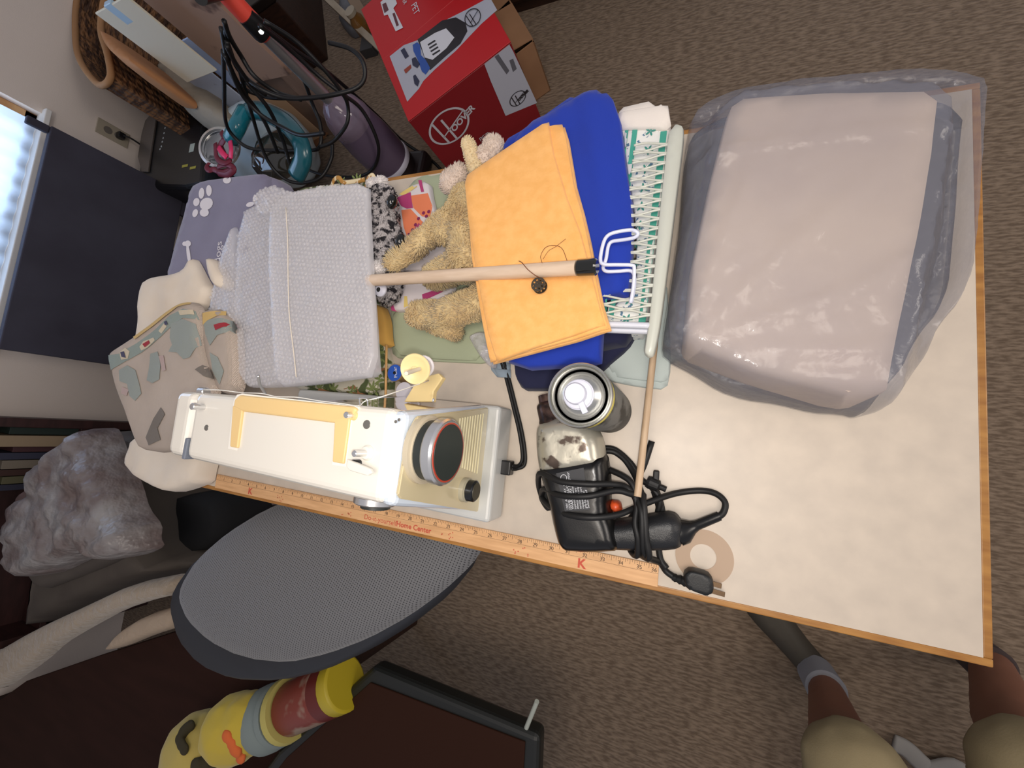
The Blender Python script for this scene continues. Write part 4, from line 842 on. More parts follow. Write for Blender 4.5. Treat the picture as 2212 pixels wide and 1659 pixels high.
mots('sage_motifs', [[(430, 690), (470, 684), (494, 692), (492, 712), (462, 722), (446, 745), (436, 720)], [(446, 760), (462, 770), (474, 800), (466, 830), (452, 800)]], (144, 150, 140), HT, .0014)
mots('gold_line', [[(430, 674), (468, 666), (470, 676), (440, 690), (430, 700)]], (206, 168, 96), HT, .0016)
mots('red_diamonds', [[(456, 700), (482, 692), (484, 700), (460, 712)]], (158, 44, 52), HT, .0026)
mots('purple_motifs', [[(270, 836), (284, 842), (280, 856), (268, 850)], [(346, 770), (356, 768), (362, 800), (354, 802)]], (180, 158, 152), HT1, .0015)
mots('dark_motifs', [[(422, 798), (436, 788), (452, 800), (462, 822), (440, 812)], [(334, 905), (350, 880), (360, 895), (344, 925), (352, 950), (325, 962), (318, 945)]], (120, 112, 104), HT1, .0015)
cf_, _ = stack('cream_cushion_cover', 'cream quilted cloth hanging off the front left corner of the table below the tapestry', 'fabric', [
    ([(282, 940), (262, 985), (262, 1010), (278, 1030), (310, 1052), (350, 1068), (380, 1060), (420, 1045), (424, 1020), (432, 990), (420, 950), (360, 900)], .045, .003, .047, dict(r=.016, amp=.006, freq=16))], M_crc)

# ================================================================== BACKGROUND, FAR LEFT AND TOP
def poly_flat(name, polys, m, parent, eps):   # polys: lists of 3D points
    mb = MB()
    for p in polys: mb.add([v + eps for v in p], [tuple(range(len(p)))])
    return mb.build(name, m, parent)
# ---- red carton
h = .35
A_, B_ = P(882, 262, h), P(1103, 90, h); ux = (B_ - A_); LX = ux.length; ux.normalize(); uy = Vector((-ux.y, ux.x, 0))
LY = (P(785, 15, h) - A_).dot(uy)
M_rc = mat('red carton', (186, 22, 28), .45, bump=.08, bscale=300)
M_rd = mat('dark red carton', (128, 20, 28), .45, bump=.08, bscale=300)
hb_ = thing('red_appliance_carton', 'red printed cardboard carton of a vacuum cleaner on the carpet behind the table', 'carton', (A_.x, A_.y, 0))
Mx = Matrix(((ux.x, uy.x, 0, A_.x), (ux.y, uy.y, 0, A_.y), (0, 0, 1, 0), (0, 0, 0, 1)))
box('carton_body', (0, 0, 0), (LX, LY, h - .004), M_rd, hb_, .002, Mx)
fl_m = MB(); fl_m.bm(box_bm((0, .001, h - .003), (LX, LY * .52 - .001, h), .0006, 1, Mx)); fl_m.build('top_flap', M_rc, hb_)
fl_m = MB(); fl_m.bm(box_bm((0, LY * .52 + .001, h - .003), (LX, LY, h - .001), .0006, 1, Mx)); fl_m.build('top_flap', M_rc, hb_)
def ontop(pts): return [Vector((*P(x, y, h).xy, h)) for x, y in pts]
up = Vector((0, 0, .0006))
M_lg = mat('carton light grey print', (178, 180, 192), .45); M_dg = mat('carton dark print', (40, 36, 40), .4); M_cbl = mat('carton blue print', (40, 80, 160), .4); M_cw = mat('carton white print', (214, 214, 220), .45)
poly_flat('machine_picture_ground', [ontop([(842, 122), (872, 98), (900, 88), (914, 78), (960, 45), (1010, 20), (1058, -6), (1074, 22), (1040, 52), (1018, 75), (985, 110), (940, 150), (915, 175), (905, 192), (880, 220)])], M_lg, hb_, up)
poly_flat('machine_picture', [ontop([(902, 86), (955, 45), (985, 38), (1006, 50), (1010, 68), (995, 95), (960, 125), (930, 152), (922, 140), (912, 110)])], M_dg, hb_, up * 1.8)
poly_flat('machine_picture_light', [ontop([(908, 92), (940, 72), (964, 62), (982, 82), (965, 105), (935, 130), (918, 125)])], M_cw, hb_, up * 2.6)
poly_flat('machine_picture_slats', [ontop([(x, y), (x + 16, y - 10), (x + 18, y - 7), (x + 2, y + 3)]) for x, y in ((924, 97), (927, 104), (930, 111), (934, 118))] + [ontop([(978, 52), (986, 66), (984, 68), (976, 54)]), ontop([(986, 68), (992, 84), (989, 84), (984, 70)])], M_dg, hb_, up * 3.4)
poly_flat('machine_picture_blue', [ontop([(892, 98), (902, 92), (908, 98), (910, 120), (920, 130), (930, 148), (920, 162), (912, 155), (903, 130), (894, 112)])], M_cbl, hb_, up * 3.4)
poly_flat('machine_picture_navy', [ontop([(866, 110), (874, 104), (884, 122), (876, 128)]), ontop([(890, 128), (898, 124), (908, 140), (902, 148), (892, 142)]), ontop([(893, 165), (898, 162), (907, 176), (903, 188), (896, 182)])], mat('carton navy print', (40, 44, 70), .4), hb_, up * 3.4)
poly_flat('machine_picture_orange', [ontop([(873, 152), (888, 140), (889, 148), (877, 160)])], mat('carton orange print', (150, 60, 40), .4), hb_, up * 3.4)
poly_flat('battery_picture', [ontop([(822, 5), (830, -2), (852, -8), (858, 8), (850, 18), (871, 60), (855, 68), (838, 32), (830, 34)])], M_cw, hb_, up)
poly_flat('battery_picture_dark', [ontop([(826, 10), (834, 6), (840, 22), (831, 29)]), ontop([(848, 30), (853, 28), (862, 55), (857, 58)])], mat('carton plum print', (96, 40, 50), .4), hb_, up * 2)
tx = MB(); c = P(893, 8, h); text_mb(tx, 'PET', .032, Vector((c.x, c.y, h + .0008)), P(902, 34, h) - c, Vector((0, 0, 1)).cross(P(902, 34, h) - c)); text_mb(tx, 'POWER', .020, Vector((*P(866, -20, h).xy, h + .0008)), P(902, 34, h) - c, Vector((0, 0, 1)).cross(P(902, 34, h) - c)); tx.build('carton_lettering', M_cw, hb_)
# oval emblem on both faces
def emblem(org, ex, ey, rx, ry, m, name, word=True):
    n_ = ex.cross(ey).normalized() * .0008; mb = MB()
    K = 48; o1_ = [org + ex * (rx * math.cos(2 * math.pi * k / K)) + ey * (ry * math.sin(2 * math.pi * k / K)) + n_ for k in range(K)]; o2_ = [org + ex * (rx * .9 * math.cos(2 * math.pi * k / K)) + ey * (ry * .9 * math.sin(2 * math.pi * k / K)) + n_ for k in range(K)]
    mb.add(o1_ + o2_, [(k, (k + 1) % K, K + (k + 1) % K, K + k) for k in range(K)])
    def st_(a, b, w):
        a, b = Vector(a), Vector(b); d = (b - a).normalized(); q_ = Vector((-d.y, d.x)) * w; mb.add([org + ex * (rx * p.x) + ey * (ry * p.y) + n_ for p in (a + q_, b + q_, b - q_, a - q_)], [(0, 1, 2, 3)])
    st_((-.55, .72), (-.42, -.80), .05); st_((-.12, .62), (-.02, -.95), .05); st_((-.48, -.35), (.9, .30), .035)
    if word: text_mb(mb, 'OOVER', ry * .50, org + ex * (rx * .02) - ey * (ry * .32) + n_, ex * 1.0 + ey * .26, ey - ex * .1, bold=.0012)
    return mb.build(name, m, hb_)
def onface(x, y):  # ray onto the near vertical face
    d = ray(x, y); nn = uy; t_ = (A_ - CAM).dot(nn) / d.dot(nn); return CAM + d * t_
zz_ = Vector((0, 0, 1)); oc_ = onface(970, 273); rx_ = (onface(1012, 245) - onface(925, 300)).length / 2
emblem(oc_ - uy * .001, ux, zz_, rx_ * .95, rx_ * .78, mat('emblem silver', (196, 192, 198), .4), 'front_emblem')
pg_ = [onface(*q_) for q_ in ((1046, 138), (1100, 96), (1108, 110), (1160, 222), (1092, 250), (1060, 175))]
poly_flat('side_picture', [pg_], M_lg, hb_, -uy * .0008)
poly_flat('side_picture_dark', [[onface(*q_) for q_ in ((1068, 122), (1076, 116), (1100, 152), (1094, 160))], [onface(*q_) for q_ in ((1100, 130), (1108, 126), (1116, 148), (1108, 155))]], mat('carton grey print', (96, 96, 104), .4), hb_, -uy * .0014)
emblem(onface(1118, 212) - uy * .0016, ux, zz_, .032, .026, M_dg, 'side_emblem')
c = P(1022, 40, h); emblem(Vector((c.x, c.y, h + .003)), ux, uy, .028, .036, M_dg, 'top_emblem', False)
tx = MB(); text_mb(tx, 'PET', .026, onface(1036, 303) - uy * .0012, ux, zz_); tx.build('face_lettering', mat('emblem silver', (0, 0, 0)), hb_)
# ---- brown open carton behind it
M_cdb = mat('brown cardboard', (150, 112, 80), .85, bump=.2, bscale=150, rgb2=(136, 100, 70), cscale=5)
bc = thing('brown_cardboard_box', 'open brown cardboard box behind the red carton', 'box', (-.95, 1.65, 0))
bx0 = P(1190, 195, 0); M2 = Matrix.Translation((bx0.x, bx0.y, 0)) @ Matrix.Rotation(math.atan2(ux.y, ux.x), 4, 'Z')
w_ = (bx0 - B_).dot(ux) - .008; l_ = .44; hz_ = .21
mb = MB()
for lo, hi in (((-w_, 0, 0), (0, .004, hz_)), ((-w_, l_ - .004, 0), (0, l_, hz_)), ((-.004, 0, 0), (0, l_, hz_)), ((-w_, 0, 0), (-w_ + .004, l_, hz_)), ((-w_, 0, 0), (0, l_, .004))): mb.bm(box_bm(lo, hi, 0, 1, M2))
mb.build('box_walls', M_cdb, bc)
box('box_flap', (-.11, .01, 0), (.0, l_ * .46, .003), M_cdb, bc, 0, M2 @ Matrix.Translation((0, 0, hz_)) @ Matrix.Rotation(math.radians(8), 4, 'Y'))
box('box_flap', (-.11, l_ * .5, 0), (.0, l_ * .98, .003), M_cdb, bc, 0, M2 @ Matrix.Translation((0, 0, hz_ + .004)) @ Matrix.Rotation(math.radians(-6), 4, 'Y'))
# dark cabinet at the top edge
dc_ = P(1215, 8, 0)
M_dw = mat('dark stained wood', (52, 30, 20), .5, rgb2=(36, 20, 14), cscale=14, cstretch=(1, 6, 6), bump=.15, bscale=120, stretch=(.1, 1, 1))
cabt = thing('dark_wood_cabinet', 'dark wooden cabinet at the top edge of the view beyond the carpet', 'cabinet', (-.45, dc_.y + .2, 0))
box('cabinet_body', (-1.35, dc_.y, .05), (-.25, dc_.y + .42, .72), M_dw, cabt, .004); box('cabinet_plinth', (-1.33, dc_.y + .02, 0), (-.27, dc_.y + .40, .05), M_dw, cabt)
for i in range(2): d_ = box('cabinet_door', (-1.33 + i * .545, dc_.y - .016, .07), (-.805 + i * .545, dc_.y - .001, .70), M_dw, cabt, .003); lathe('door_knob', [(.006, 0), (.012, .012), (.010, .02)], (-.83 + i * .06, dc_.y - .016, .42), mat('brass knob', (150, 110, 60), .3, metal=1), d_, (0, -1, 0), 16)
# leaning boards, sheet, jar, small box between vacuum and red carton
M_brd = mat('pale board', (176, 164, 146), .7, rgb2=(150, 138, 120), cscale=12)
def plank(name, label, cat, a, b, w, t, m):
    a, b = Vector(a), Vector(b); d = (b - a); L_ = d.length; d.normalize(); s_ = d.cross(Vector((0, 0, 1))).normalized(); n_ = s_.cross(d)
    M_ = Matrix(((d.x, s_.x, n_.x, a.x), (d.y, s_.y, n_.y, a.y), (d.z, s_.z, n_.z, a.z), (0, 0, 0, 1)))
    return tag(box(name, (0, -w / 2, 0), (L_, w / 2, t), m, None, .002, M_), label, cat)
plank('pale_board', 'long pale board lying on the carpet to the left of the red carton', 'board', P(655, -50, .14), P(838, 122, .012), .03, .02, M_brd)
plank('beige_board', 'short beige board touching the upper left corner of the red carton', 'board', P(740, -40, .12), P(796, 52, .01), .05, .015, mat('beige board', (150, 130, 110), .7))
tag(pad('grey_plastic_sheet', XY([(728, -20), (748, -10), (770, 30), (768, 58), (748, 66), (726, 40), (726, 20)], .05), .004, .05, mat('dull grey sheet', (96, 98, 104), .5, bump=.3, bscale=30, bdist=.01), None, r=.02, amp=.008, freq=20)[0], 'dull grey plastic sheet on the carpet between the two boards', 'plastic sheet')
jb = P(796, 78, 0); jar = thing('amber_jar', 'amber glass jar lying in shadow beside the red carton', 'jar', (jb.x, jb.y, 0))
lathe('jar_glass', [(.03, 0), (.034, .006), (.034, .085), (.024, .10), (.024, .112)], (jb.x, jb.y, .0005), mat('amber glass', (140, 96, 40), .08, alpha=.75, spec=.8), jar, n=32); lathe('jar_lid', [(.026, 0), (.026, .016)], (jb.x, jb.y, .1125), M_beige, jar, n=32)
bb0 = P(806, 112, 0); tag(box('small_dark_box', (bb0.x - .04, bb0.y - .03, 0), (bb0.x + .035, bb0.y + .05, .045), mat('charcoal card', (58, 58, 60), .6), None, .003), 'small charcoal box on the carpet between the pale board and red carton', 'box')
# dark trunk behind the vacuum
tr0 = P(700, 150, 0)
tk = thing('storage_chest', 'dark brown wooden chest standing in shadow behind the purple floor cleaner', 'chest', (tr0.x - .5, tr0.y + .3, 0))
MT = Matrix.Translation((tr0.x + .02, tr0.y + .05, 0)) @ Matrix.Rotation(.30, 4, 'Z')
box('trunk_body', (-.48, 0, 0), (0, .55, .30), M_dw, tk, .006, MT); box('trunk_lid', (-.49, -.01, .302), (.01, .56, .34), mat('black lacquer', (26, 20, 18), .4), tk, .006, MT)
# brown carton under the cords
plank('brown_carton_lid', 'brown cardboard panel lying between the grey shopping bag and the floor cleaner pole', 'cardboard', P(610, 170, .03), P(700, 300, .012), .16, .01, mat('tan cardboard', (122, 84, 56), .85))

# ---- purple stick floor cleaner, upright
VB = P(885, 390, 0)
fv = thing('floor_cleaner', 'upright purple floor cleaner with silver pole and coral grip, wrapped in black cord', 'floor cleaner', (VB.x, VB.y, 0))
M_pl = mat('smoky purple plastic', (92, 78, 98), .3, coat=.3); M_plg = mat('clear purple plastic', (150, 132, 152), .08, alpha=.6, spec=.8)
vb3 = (VB.x, VB.y, 0)
mb = MB(); mb.bm(prism_bm([(VB.x - .13, VB.y - .14), (VB.x + .10, VB.y - .16), (VB.x + .12, VB.y + .08), (VB.x - .11, VB.y + .10)], .008, .075, .02)); mb.build('floor_head', mat('cleaner black', (34, 26, 28), .4), fv)
lathe('lower_housing', [(.075, .06), (.082, .09), (.084, .125)], vb3, mat('cleaner black', (0, 0, 0)), fv, n=40)
lathe('white_ring', [(.087, .125), (.089, .13), (.089, .145), (.087, .15)], vb3, mat('white ring', (200, 198, 212), .3), fv, n=48)
lathe('water_tank', [(.085, .15), (.088, .19), (.086, .27), (.078, .345)], vb3, M_pl, fv, n=48)
lathe('tank_dome', [(.077, .345), (.079, .36), (.070, .40), (.048, .435), (.024, .455)], vb3, M_plg, fv, n=48)
lathe('inner_filter', [(.05, .345), (.045, .39), (.02, .41)], vb3, mat('filter grey', (130, 120, 134), .5), fv, n=32)
lathe('silver_pole', [(.019, .44), (.019, .705)], vb3, mat('brushed silver', (170, 168, 170), .35, metal=.8), fv, n=32)
lathe('pole_collar', [(.026, .69), (.028, .70), (.024, .745)], vb3, M_blk, fv, n=32)
g0 = Vector((VB.x, VB.y, .70)); g1 = Vector((VB.x - .005, VB.y + .01, .80))
blob('coral_grip', [(g0, .027, g1, .025), (g1, (.020, .022, .02))], mat('coral plastic', (232, 78, 62), .4), fv, .004, 4)
lathe('grip_button', [(.008, 0), (.007, .003)], g0 + (CAM - g0).normalized() * .0275, M_chr, fv, (CAM - g0), 20)
cyl('upper_handle', g1, P(432, -6, .90), .014, M_blk, fv, n=20)
M_cd = mat('black cord', (16, 15, 16), .45)
def zc(pts): return [P(x, y, z) for x, y, z in pts]
cords = [
    [(478, 60, .80), (492, 130, .74), (520, 200, .66), (560, 245, .6), (610, 275, .56), (650, 292, .55), (700, 288, .55)],
    [(490, 90, .78), (515, 150, .7), (560, 190, .66), (610, 210, .62), (660, 212, .6), (720, 205, .58), (770, 190, .56), (788, 165, .56), (782, 130, .58), (755, 105, .6), (710, 92, .62)],
    [(487, 60, .8), (490, 100, .76), (500, 160, .7), (525, 190, .64), (560, 205, .6), (600, 212, .58), (700, 210, .56)],
    [(560, 55, .74), (600, 85, .68), (640, 120, .62), (690, 165, .55), (735, 200, .5), (780, 235, .42), (810, 290, .34), (818, 330, .28), (805, 365, .22), (770, 382, .2), (700, 378, .2), (650, 360, .22)],
    [(560, 50, .72), (640, 110, .6), (700, 150, .5), (760, 200, .36), (820, 255, .2), (870, 305, .06), (930, 345, .01), (960, 375, .008)],
    [(482, 110, .75), (484, 180, .66), (487, 260, .55), (505, 295, .5), (540, 320, .46), (600, 325, .42), (660, 325, .4), (690, 318, .4), (692, 270, .42), (675, 225, .46), (650, 160, .55), (600, 90, .66)],
    [(520, 160, .68), (545, 250, .56), (570, 330, .46), (600, 375, .4), (640, 395, .36), (690, 385, .34), (715, 345, .34), (718, 310, .36)],
    [(530, 175, .66), (580, 235, .58), (610, 300, .48), (625, 350, .42), (640, 380, .38)],
    [(690, 318, .42), (720, 305, .42), (748, 270, .44), (752, 235, .46), (742, 205, .5), (700, 150, .58), (640, 90, .66), (570, 45, .74)],
    [(486, 120, .76), (520, 190, .66), (570, 260, .56), (600, 330, .46)],
    [(490, 100, .79), (505, 130, .74), (525, 160, .7), (545, 185, .66), (575, 205, .62)],
    [(484, 45, .82), (496, 80, .78), (520, 120, .72), (550, 165, .68), (600, 200, .62), (650, 215, .6)]]
for c_ in cords: tube('power_cord', zc(c_), .0060, M_cd, fv, 8, 6)

# ---- teal and white canister appliance
ta = thing('teal_canister_vacuum', 'white and teal canister appliance with a dark window, behind the lavender blanket', 'vacuum cleaner', (-2.0, 1.22, 0))
M_twh = mat('pale blue shell', (190, 206, 212), .25, coat=.3); M_tel = mat('teal shell', (24, 92, 104), .25, coat=.4)
cen = P(580, 315, .22)
blob('white_shell', [(cen, (.21, .16, .19)), (cen + Vector((-.08, -.03, .02)), (.13, .14, .16)), (cen + Vector((0, 0, -.10)), (.17, .13, .115))], M_twh, ta, .012, 6)
arch = [P(x, y, z) for x, y, z in ((505, 300, .42), (525, 250, .45), (560, 240, .46), (610, 262, .46), (645, 300, .45), (655, 340, .43), (640, 380, .40))]
tube('teal_band', arch, .032, M_tel, ta, 12, 6, .7)
tube('teal_handle', [P(x, y, z) for x, y, z in ((530, 240, .46), (512, 275, .48), (500, 300, .46))], .028, mat('bright teal', (24, 120, 136), .2, coat=.5), ta, 12, 5)
blob('dark_window', [(P(600, 335, .37), (.13, .10, .06))], mat('smoked window', (52, 50, 44), .08, coat=.6), ta, .006, 4)
dcn = P(478, 322, .42); na = Vector((.35, -.1, .93)).normalized()
lathe('chrome_ring', [(.075, 0), (.082, .006), (.080, .014), (.070, .016), (.068, .006)], dcn, M_chr, ta, na, 48)
lathe('ring_dish', [(.067, .0), (.067, .006)], dcn, mat('blue black dish', (30, 40, 52), .2, coat=.5), ta, na, 40)
M_pk = mat('hot pink ribbon', (226, 36, 96), .4); M_mr = mat('maroon ribbon', (110, 20, 44), .5)
rbn = thing('ribbon', 'hot pink and maroon ribbon scraps lying on the chrome ring of the canister appliance', 'ribbon', P(480, 330, .45))
for pts, m_ in (([(478, 285, .46), (484, 300, .47), (476, 315, .46), (482, 330, .47)], M_mr), ([(472, 318, .47), (480, 330, .475), (490, 340, .47)], M_pk), ([(496, 300, .47), (499, 320, .48), (498, 342, .47)], M_pk), ([(465, 310, .46), (468, 340, .46), (484, 352, .465), (500, 345, .46)], M_mr), ([(452, 352, .45), (446, 360, .455), (452, 368, .455), (462, 366, .45), (480, 372, .45), (500, 362, .45)], M_mr), ([(470, 360, .455), (490, 355, .46), (505, 365, .455), (490, 378, .45), (470, 375, .45)], M_mr)):
    tube('ribbon_strip', [P(*a) for a in pts], .011, m_, rbn, 8, 6, .25)

# ---- black shredder-like appliance
bs = thing('black_appliance', 'black box shaped appliance with a row of white dots, standing by the wall outlet', 'appliance', (-2.5, 1.2, 0))
pl_ = [P(*q_, .34).xy for q_ in ((302, 300), (310, 262), (330, 236), (362, 222), (398, 236), (438, 268), (442, 330), (436, 400), (400, 408), (296, 405))]
prism('appliance_body', pl_, .0, .34, M_blk, bs, .02, 3)
po_ = [P(*q_, .343) for q_ in ((308, 290), (316, 262), (334, 240), (342, 240), (336, 280), (328, 330), (322, 372), (308, 372), (300, 340))]
mb = MB(); mb.bm(prism_bm([p.xy for p in po_], .3405, .348, .002)); mb.build('silver_panel', mat('tarnished silver panel', (110, 102, 96), .35, metal=.5), bs)
for x, y in ((360, 258), (358, 267), (356, 276), (354, 287), (352, 298), (350, 306), (348, 316), (345, 322)):
    p = P(x, y, .3415); lathe('white_dot', [(.0048, 0), (.0045, .001)], (p.x, p.y, .3402), mat('dot grey', (170, 172, 170), .5), bs, n=12)
for x, y in ((399, 358), (416, 362)):
    p = P(x, y, .3415); box('yellow_label', (p.x - .02, p.y - .006, .3403), (p.x + .02, p.y + .006, .341), mat('label yellow', (170, 160, 60), .6), bs, 0)
p = P(414, 319, .3415); box('paper_label', (p.x - .016, p.y - .02, .3403), (p.x + .016, p.y + .02, .341), mat('label paper', (176, 184, 172), .6), bs, 0)

# ---- wicker basket with papers, bags and cartons
M_wck = mat('wicker', (134, 94, 60), .8, rgb2=(70, 46, 32), cscale=16, cstretch=(1, 1, 5), sharp=(.42, .58), bump=.8, bscale=60, kind='wave', stretch=(.3, .3, 1), bdist=.01)
wb = thing('wicker_basket', 'large brown wicker basket against the wall at the top left', 'basket', (-2.5, 1.7, 0))
bpl = [Vector((max(v_.x, -2.84), v_.y)) for v_ in (P(*q_, .64).xy for q_ in ((170, -70), (156, 0), (153, 60), (158, 110), (178, 150), (206, 178), (228, 160), (222, 110), (208, 60), (214, 0), (236, -70)))]
mb = MB(); n = len(bpl); cx_ = sum((p for p in bpl), Vector((0, 0))) / n; V = []
for z_, s_ in ((0, .97), (.2, .98), (.45, .99), (.60, 1.0), (.62, 1.0), (.62, .95), (.45, .94), (.2, .93), (.02, .92)): V += [(*(cx_ + (p - cx_) * s_), z_) for p in bpl]
mb.add(V, [(i * n + k, i * n + (k + 1) % n, (i + 1) * n + (k + 1) % n, (i + 1) * n + k) for i in range(8) for k in range(n)] + [tuple(range(8 * n, 9 * n))])
mb.build('basket_body', M_wck, wb)
tube('basket_rim', [Vector((*p, .625)) for p in bpl + bpl[:1]], .012, mat('wicker rim', (160, 118, 78), .7, bump=.6, bscale=80), wb, 8, 4)
def vslab(name, label, cat, tl, trp, bl, zt, th, m, z_low=None):
    """upright sheet: top-left, top-right pixels at height zt, dropped to where the pixel bl is met"""
    a, b = P(*tl, zt), P(*trp, zt); s_ = (b - a).normalized(); n_ = Vector((-s_.y, s_.x, 0)) * th; zl = .25 if z_low is None else z_low
    v = [Vector((*q_.xy, z_)) for z_ in (zl, zt) for q_ in (a, b, b + n_, a + n_)]
    return tag(MB().bm(hexa_bm([v[0], v[1], v[2], v[3], v[4], v[5], v[6], v[7]], .002, 1)).build(name, m), label, cat)
vslab('cream_folder', 'cream folder with a pale blue clip standing in the wicker basket', 'folder', (205, 30), (272, -8), None, .78, .008, mat('cream card', (214, 206, 186), .7), .50)
ca = P(228, 14, .78); cb2 = P(242, 6, .78); s_ = (cb2 - ca).normalized()
tag(MB().bm(hexa_bm([*(Vector((*q_.xy, z_)) + Vector((0, 0, 0)) for z_ in (.72, .785) for q_ in (ca - Vector((-s_.y, s_.x, 0)) * .006, cb2 - Vector((-s_.y, s_.x, 0)) * .006, cb2 + Vector((-s_.y, s_.x, 0)) * .012, ca + Vector((-s_.y, s_.x, 0)) * .012))], .002, 1)).build('blue_clip', mat('pale blue clip', (170, 196, 216), .4)), 'pale blue clip on the top edge of the cream folder', 'clip')
pbg = P(255, 95, .66); 
tag(pad('brown_paper_bag', [P(*q_, .66).xy for q_ in ((208, 48), (225, 60), (262, 95), (292, 125), (288, 140), (262, 138), (238, 122), (218, 95), (210, 70))], .45, .665, mat('brown kraft paper', (176, 122, 78), .8, bump=.3, bscale=20, bdist=.01), None, r=.02, amp=.004)[0], 'brown kraft paper bag tucked in front of the cream folder in the basket', 'paper bag')
vslab('printed_carton_panel', 'cardboard panel with worn dark printing behind the white sheet', 'cardboard', (290, -15), (400, -60), None, .74, .03, mat('worn cardboard', (158, 128, 110), .8, rgb2=(96, 72, 62), cscale=9, sharp=(.58, .66)), .36)
vslab('white_document', 'blue white printed document sheet leaning in front of the cardboard panel', 'document', (330, 118), (376, 92), None, .58, .006, mat('bluish paper', (190, 200, 222), .6, rgb2=(120, 124, 140), cscale=10, sharp=(.6, .66)), .30)
vslab('bluish_folder', 'bright pale blue sheet edge behind the printed document', 'folder', (385, 92), (412, 78), None, .56, .006, mat('pale blue paper', (180, 200, 236), .6), .34)
tag(pad('beige_cloth_bag', [P(*q_, .45).xy for q_ in ((330, 112), (365, 120), (400, 150), (440, 190), (470, 215), (488, 240), (486, 256), (450, 262), (410, 250), (380, 232), (350, 195), (320, 150))], .348, .45, mat('beige cloth bag', (150, 140, 124), .85, bump=.5, bscale=14, bdist=.02), None, r=.06, amp=.015, freq=8)[0], 'beige cloth bag slumped between the wicker basket and the black appliance', 'bag')
# brown wood board in front of basket and cardboard behind cords
cbx = thing('upright_carton', 'tall cardboard carton with faint printed marks behind the cord bundle', 'carton', P(450, 120, .3))
q4_ = [P(*q_, .55) for q_ in ((352, -40), (440, -60), (492, 60), (430, 75))]
MB().bm(prism_bm([p.xy for p in q4_], 0, .55, .004)).build('carton_body', mat('taupe cardboard', (148, 122, 106), .85, rgb2=(110, 88, 76), cscale=4), cbx)
q5_ = [P(*q_, .28) for q_ in ((512, 165), (548, 135), (598, 200), (540, 238))]
tag(MB().bm(prism_bm([p.xy for p in q5_], 0, .28, .004)).build('low_carton', mat('light cardboard', (170, 140, 112), .85)), 'low light brown carton on the floor behind the teal appliance', 'carton')

# ---- dark cloth covered panel below the window
dp_ = thing('floor_screen', 'large dark blue black cloth covered screen standing under the window on square posts', 'screen', (-2.6, .72, 0))
M_dk = mat('dark cloth', (64, 63, 76), .9, bump=.3, bscale=120, rgb2=(54, 52, 64), cscale=4)
box('panel_face', (-2.63, .29, .22), (-2.60, 1.165, .685), M_dk, dp_, .004)
for y0_, y1_ in ((.29, .36), (.60, .66), (.82, .88), (1.06, 1.165)): box('panel_post', (-2.63, y0_, 0), (-2.605, y1_, .22), M_dk, dp_, .002)
box('post_finial', (-2.63, 1.135, .685), (-2.61, 1.165, .745), M_dk, dp_, .004)

# ---- bookcase with books
bkc = thing('bookcase', 'dark reddish brown bookcase against the wall at the left edge', 'bookcase', (-2.68, -.4, 0))
M_rw = mat('mahogany stain', (62, 36, 34), .5, rgb2=(46, 26, 24), cscale=10, cstretch=(1, 1, 5))
mb = MB()
for lo, hi in (((-2.84, .008, 0), (-2.68, .034, 1.0)), ((-2.84, -.85, 0), (-2.68, -.82, 1.0)), ((-2.84, -.85, 0), (-2.832, .03, 1.0))): mb.bm(box_bm(lo, hi, .002))
mb.build('bookcase_frame', M_rw, bkc)
for z_ in (.04, .36, .68, .98): box('shelf', (-2.831, -.819, z_), (-2.685, .007, z_ + .02), M_rw, bkc, .002)
box('face_edge', (-2.68, .004, 0), (-2.665, .040, .98), M_rw, bkc, .003)
yy = .004; cols = [(36, 50, 46), (150, 130, 104), (70, 40, 44), (50, 52, 70), (120, 110, 96), (60, 36, 30), (88, 84, 60), (44, 44, 60)]
names_ = ['dark green', 'cream spined', 'maroon', 'navy', 'grey beige', 'brown', 'olive', 'slate']
for sh_z, zl_ in ((.38, 'middle'), (.70, 'upper')):
    yy = .004
    for i in range(8):
        t_ = (.03, .045, .022, .028, .035, .026, .03, .024)[i]; hh_ = (.2, .24, .18, .22, .2, .23, .19, .21)[i]
        tag(box('book', (-2.825, yy - t_, sh_z + .0005), (-2.70 + (.02 if i == 1 else 0), yy - .002, sh_z + hh_), mat('book ' + names_[i], cols[i], .6), None, .001), '%s book standing on the %s shelf of the bookcase' % (names_[i], zl_), 'book', 'books in the bookcase'); yy -= t_ + .001

# ---- armchair, shopping bag, fleece
M_arm = mat('grey brown upholstery', (96, 88, 80), .9, bump=.3, bscale=200, rgb2=(84, 76, 70), cscale=5)
ac = thing('upholstered_armchair', 'grey brown upholstered armchair at the lower left, loaded with a shopping bag', 'armchair', (-2.3, -.4, 0))
pad('seat_base', [P(*q_, .44).xy for q_ in ((150, 930), (210, 918), (285, 935), (296, 1000), (288, 1100), (300, 1200), (395, 1222), (372, 1248), (250, 1275), (120, 1330), (20, 1385), (20, 1010))], .04, .44, M_arm, ac, r=.05, amp=.01, freq=6, res=.04)
pad('seat_cushion', [P(*q_, .50).xy for q_ in ((150, 960), (230, 945), (262, 1000), (270, 1120), (262, 1200), (160, 1245), (40, 1290), (40, 1040))], .44, .50, M_arm, ac, r=.04, amp=.01, freq=6, res=.04)
M_sb = mat('translucent carrier plastic', (176, 172, 170), .35, alpha=.72, bump=.8, bscale=22, bdist=.02, rgb2=(128, 112, 108), cscale=9, spec=.6)
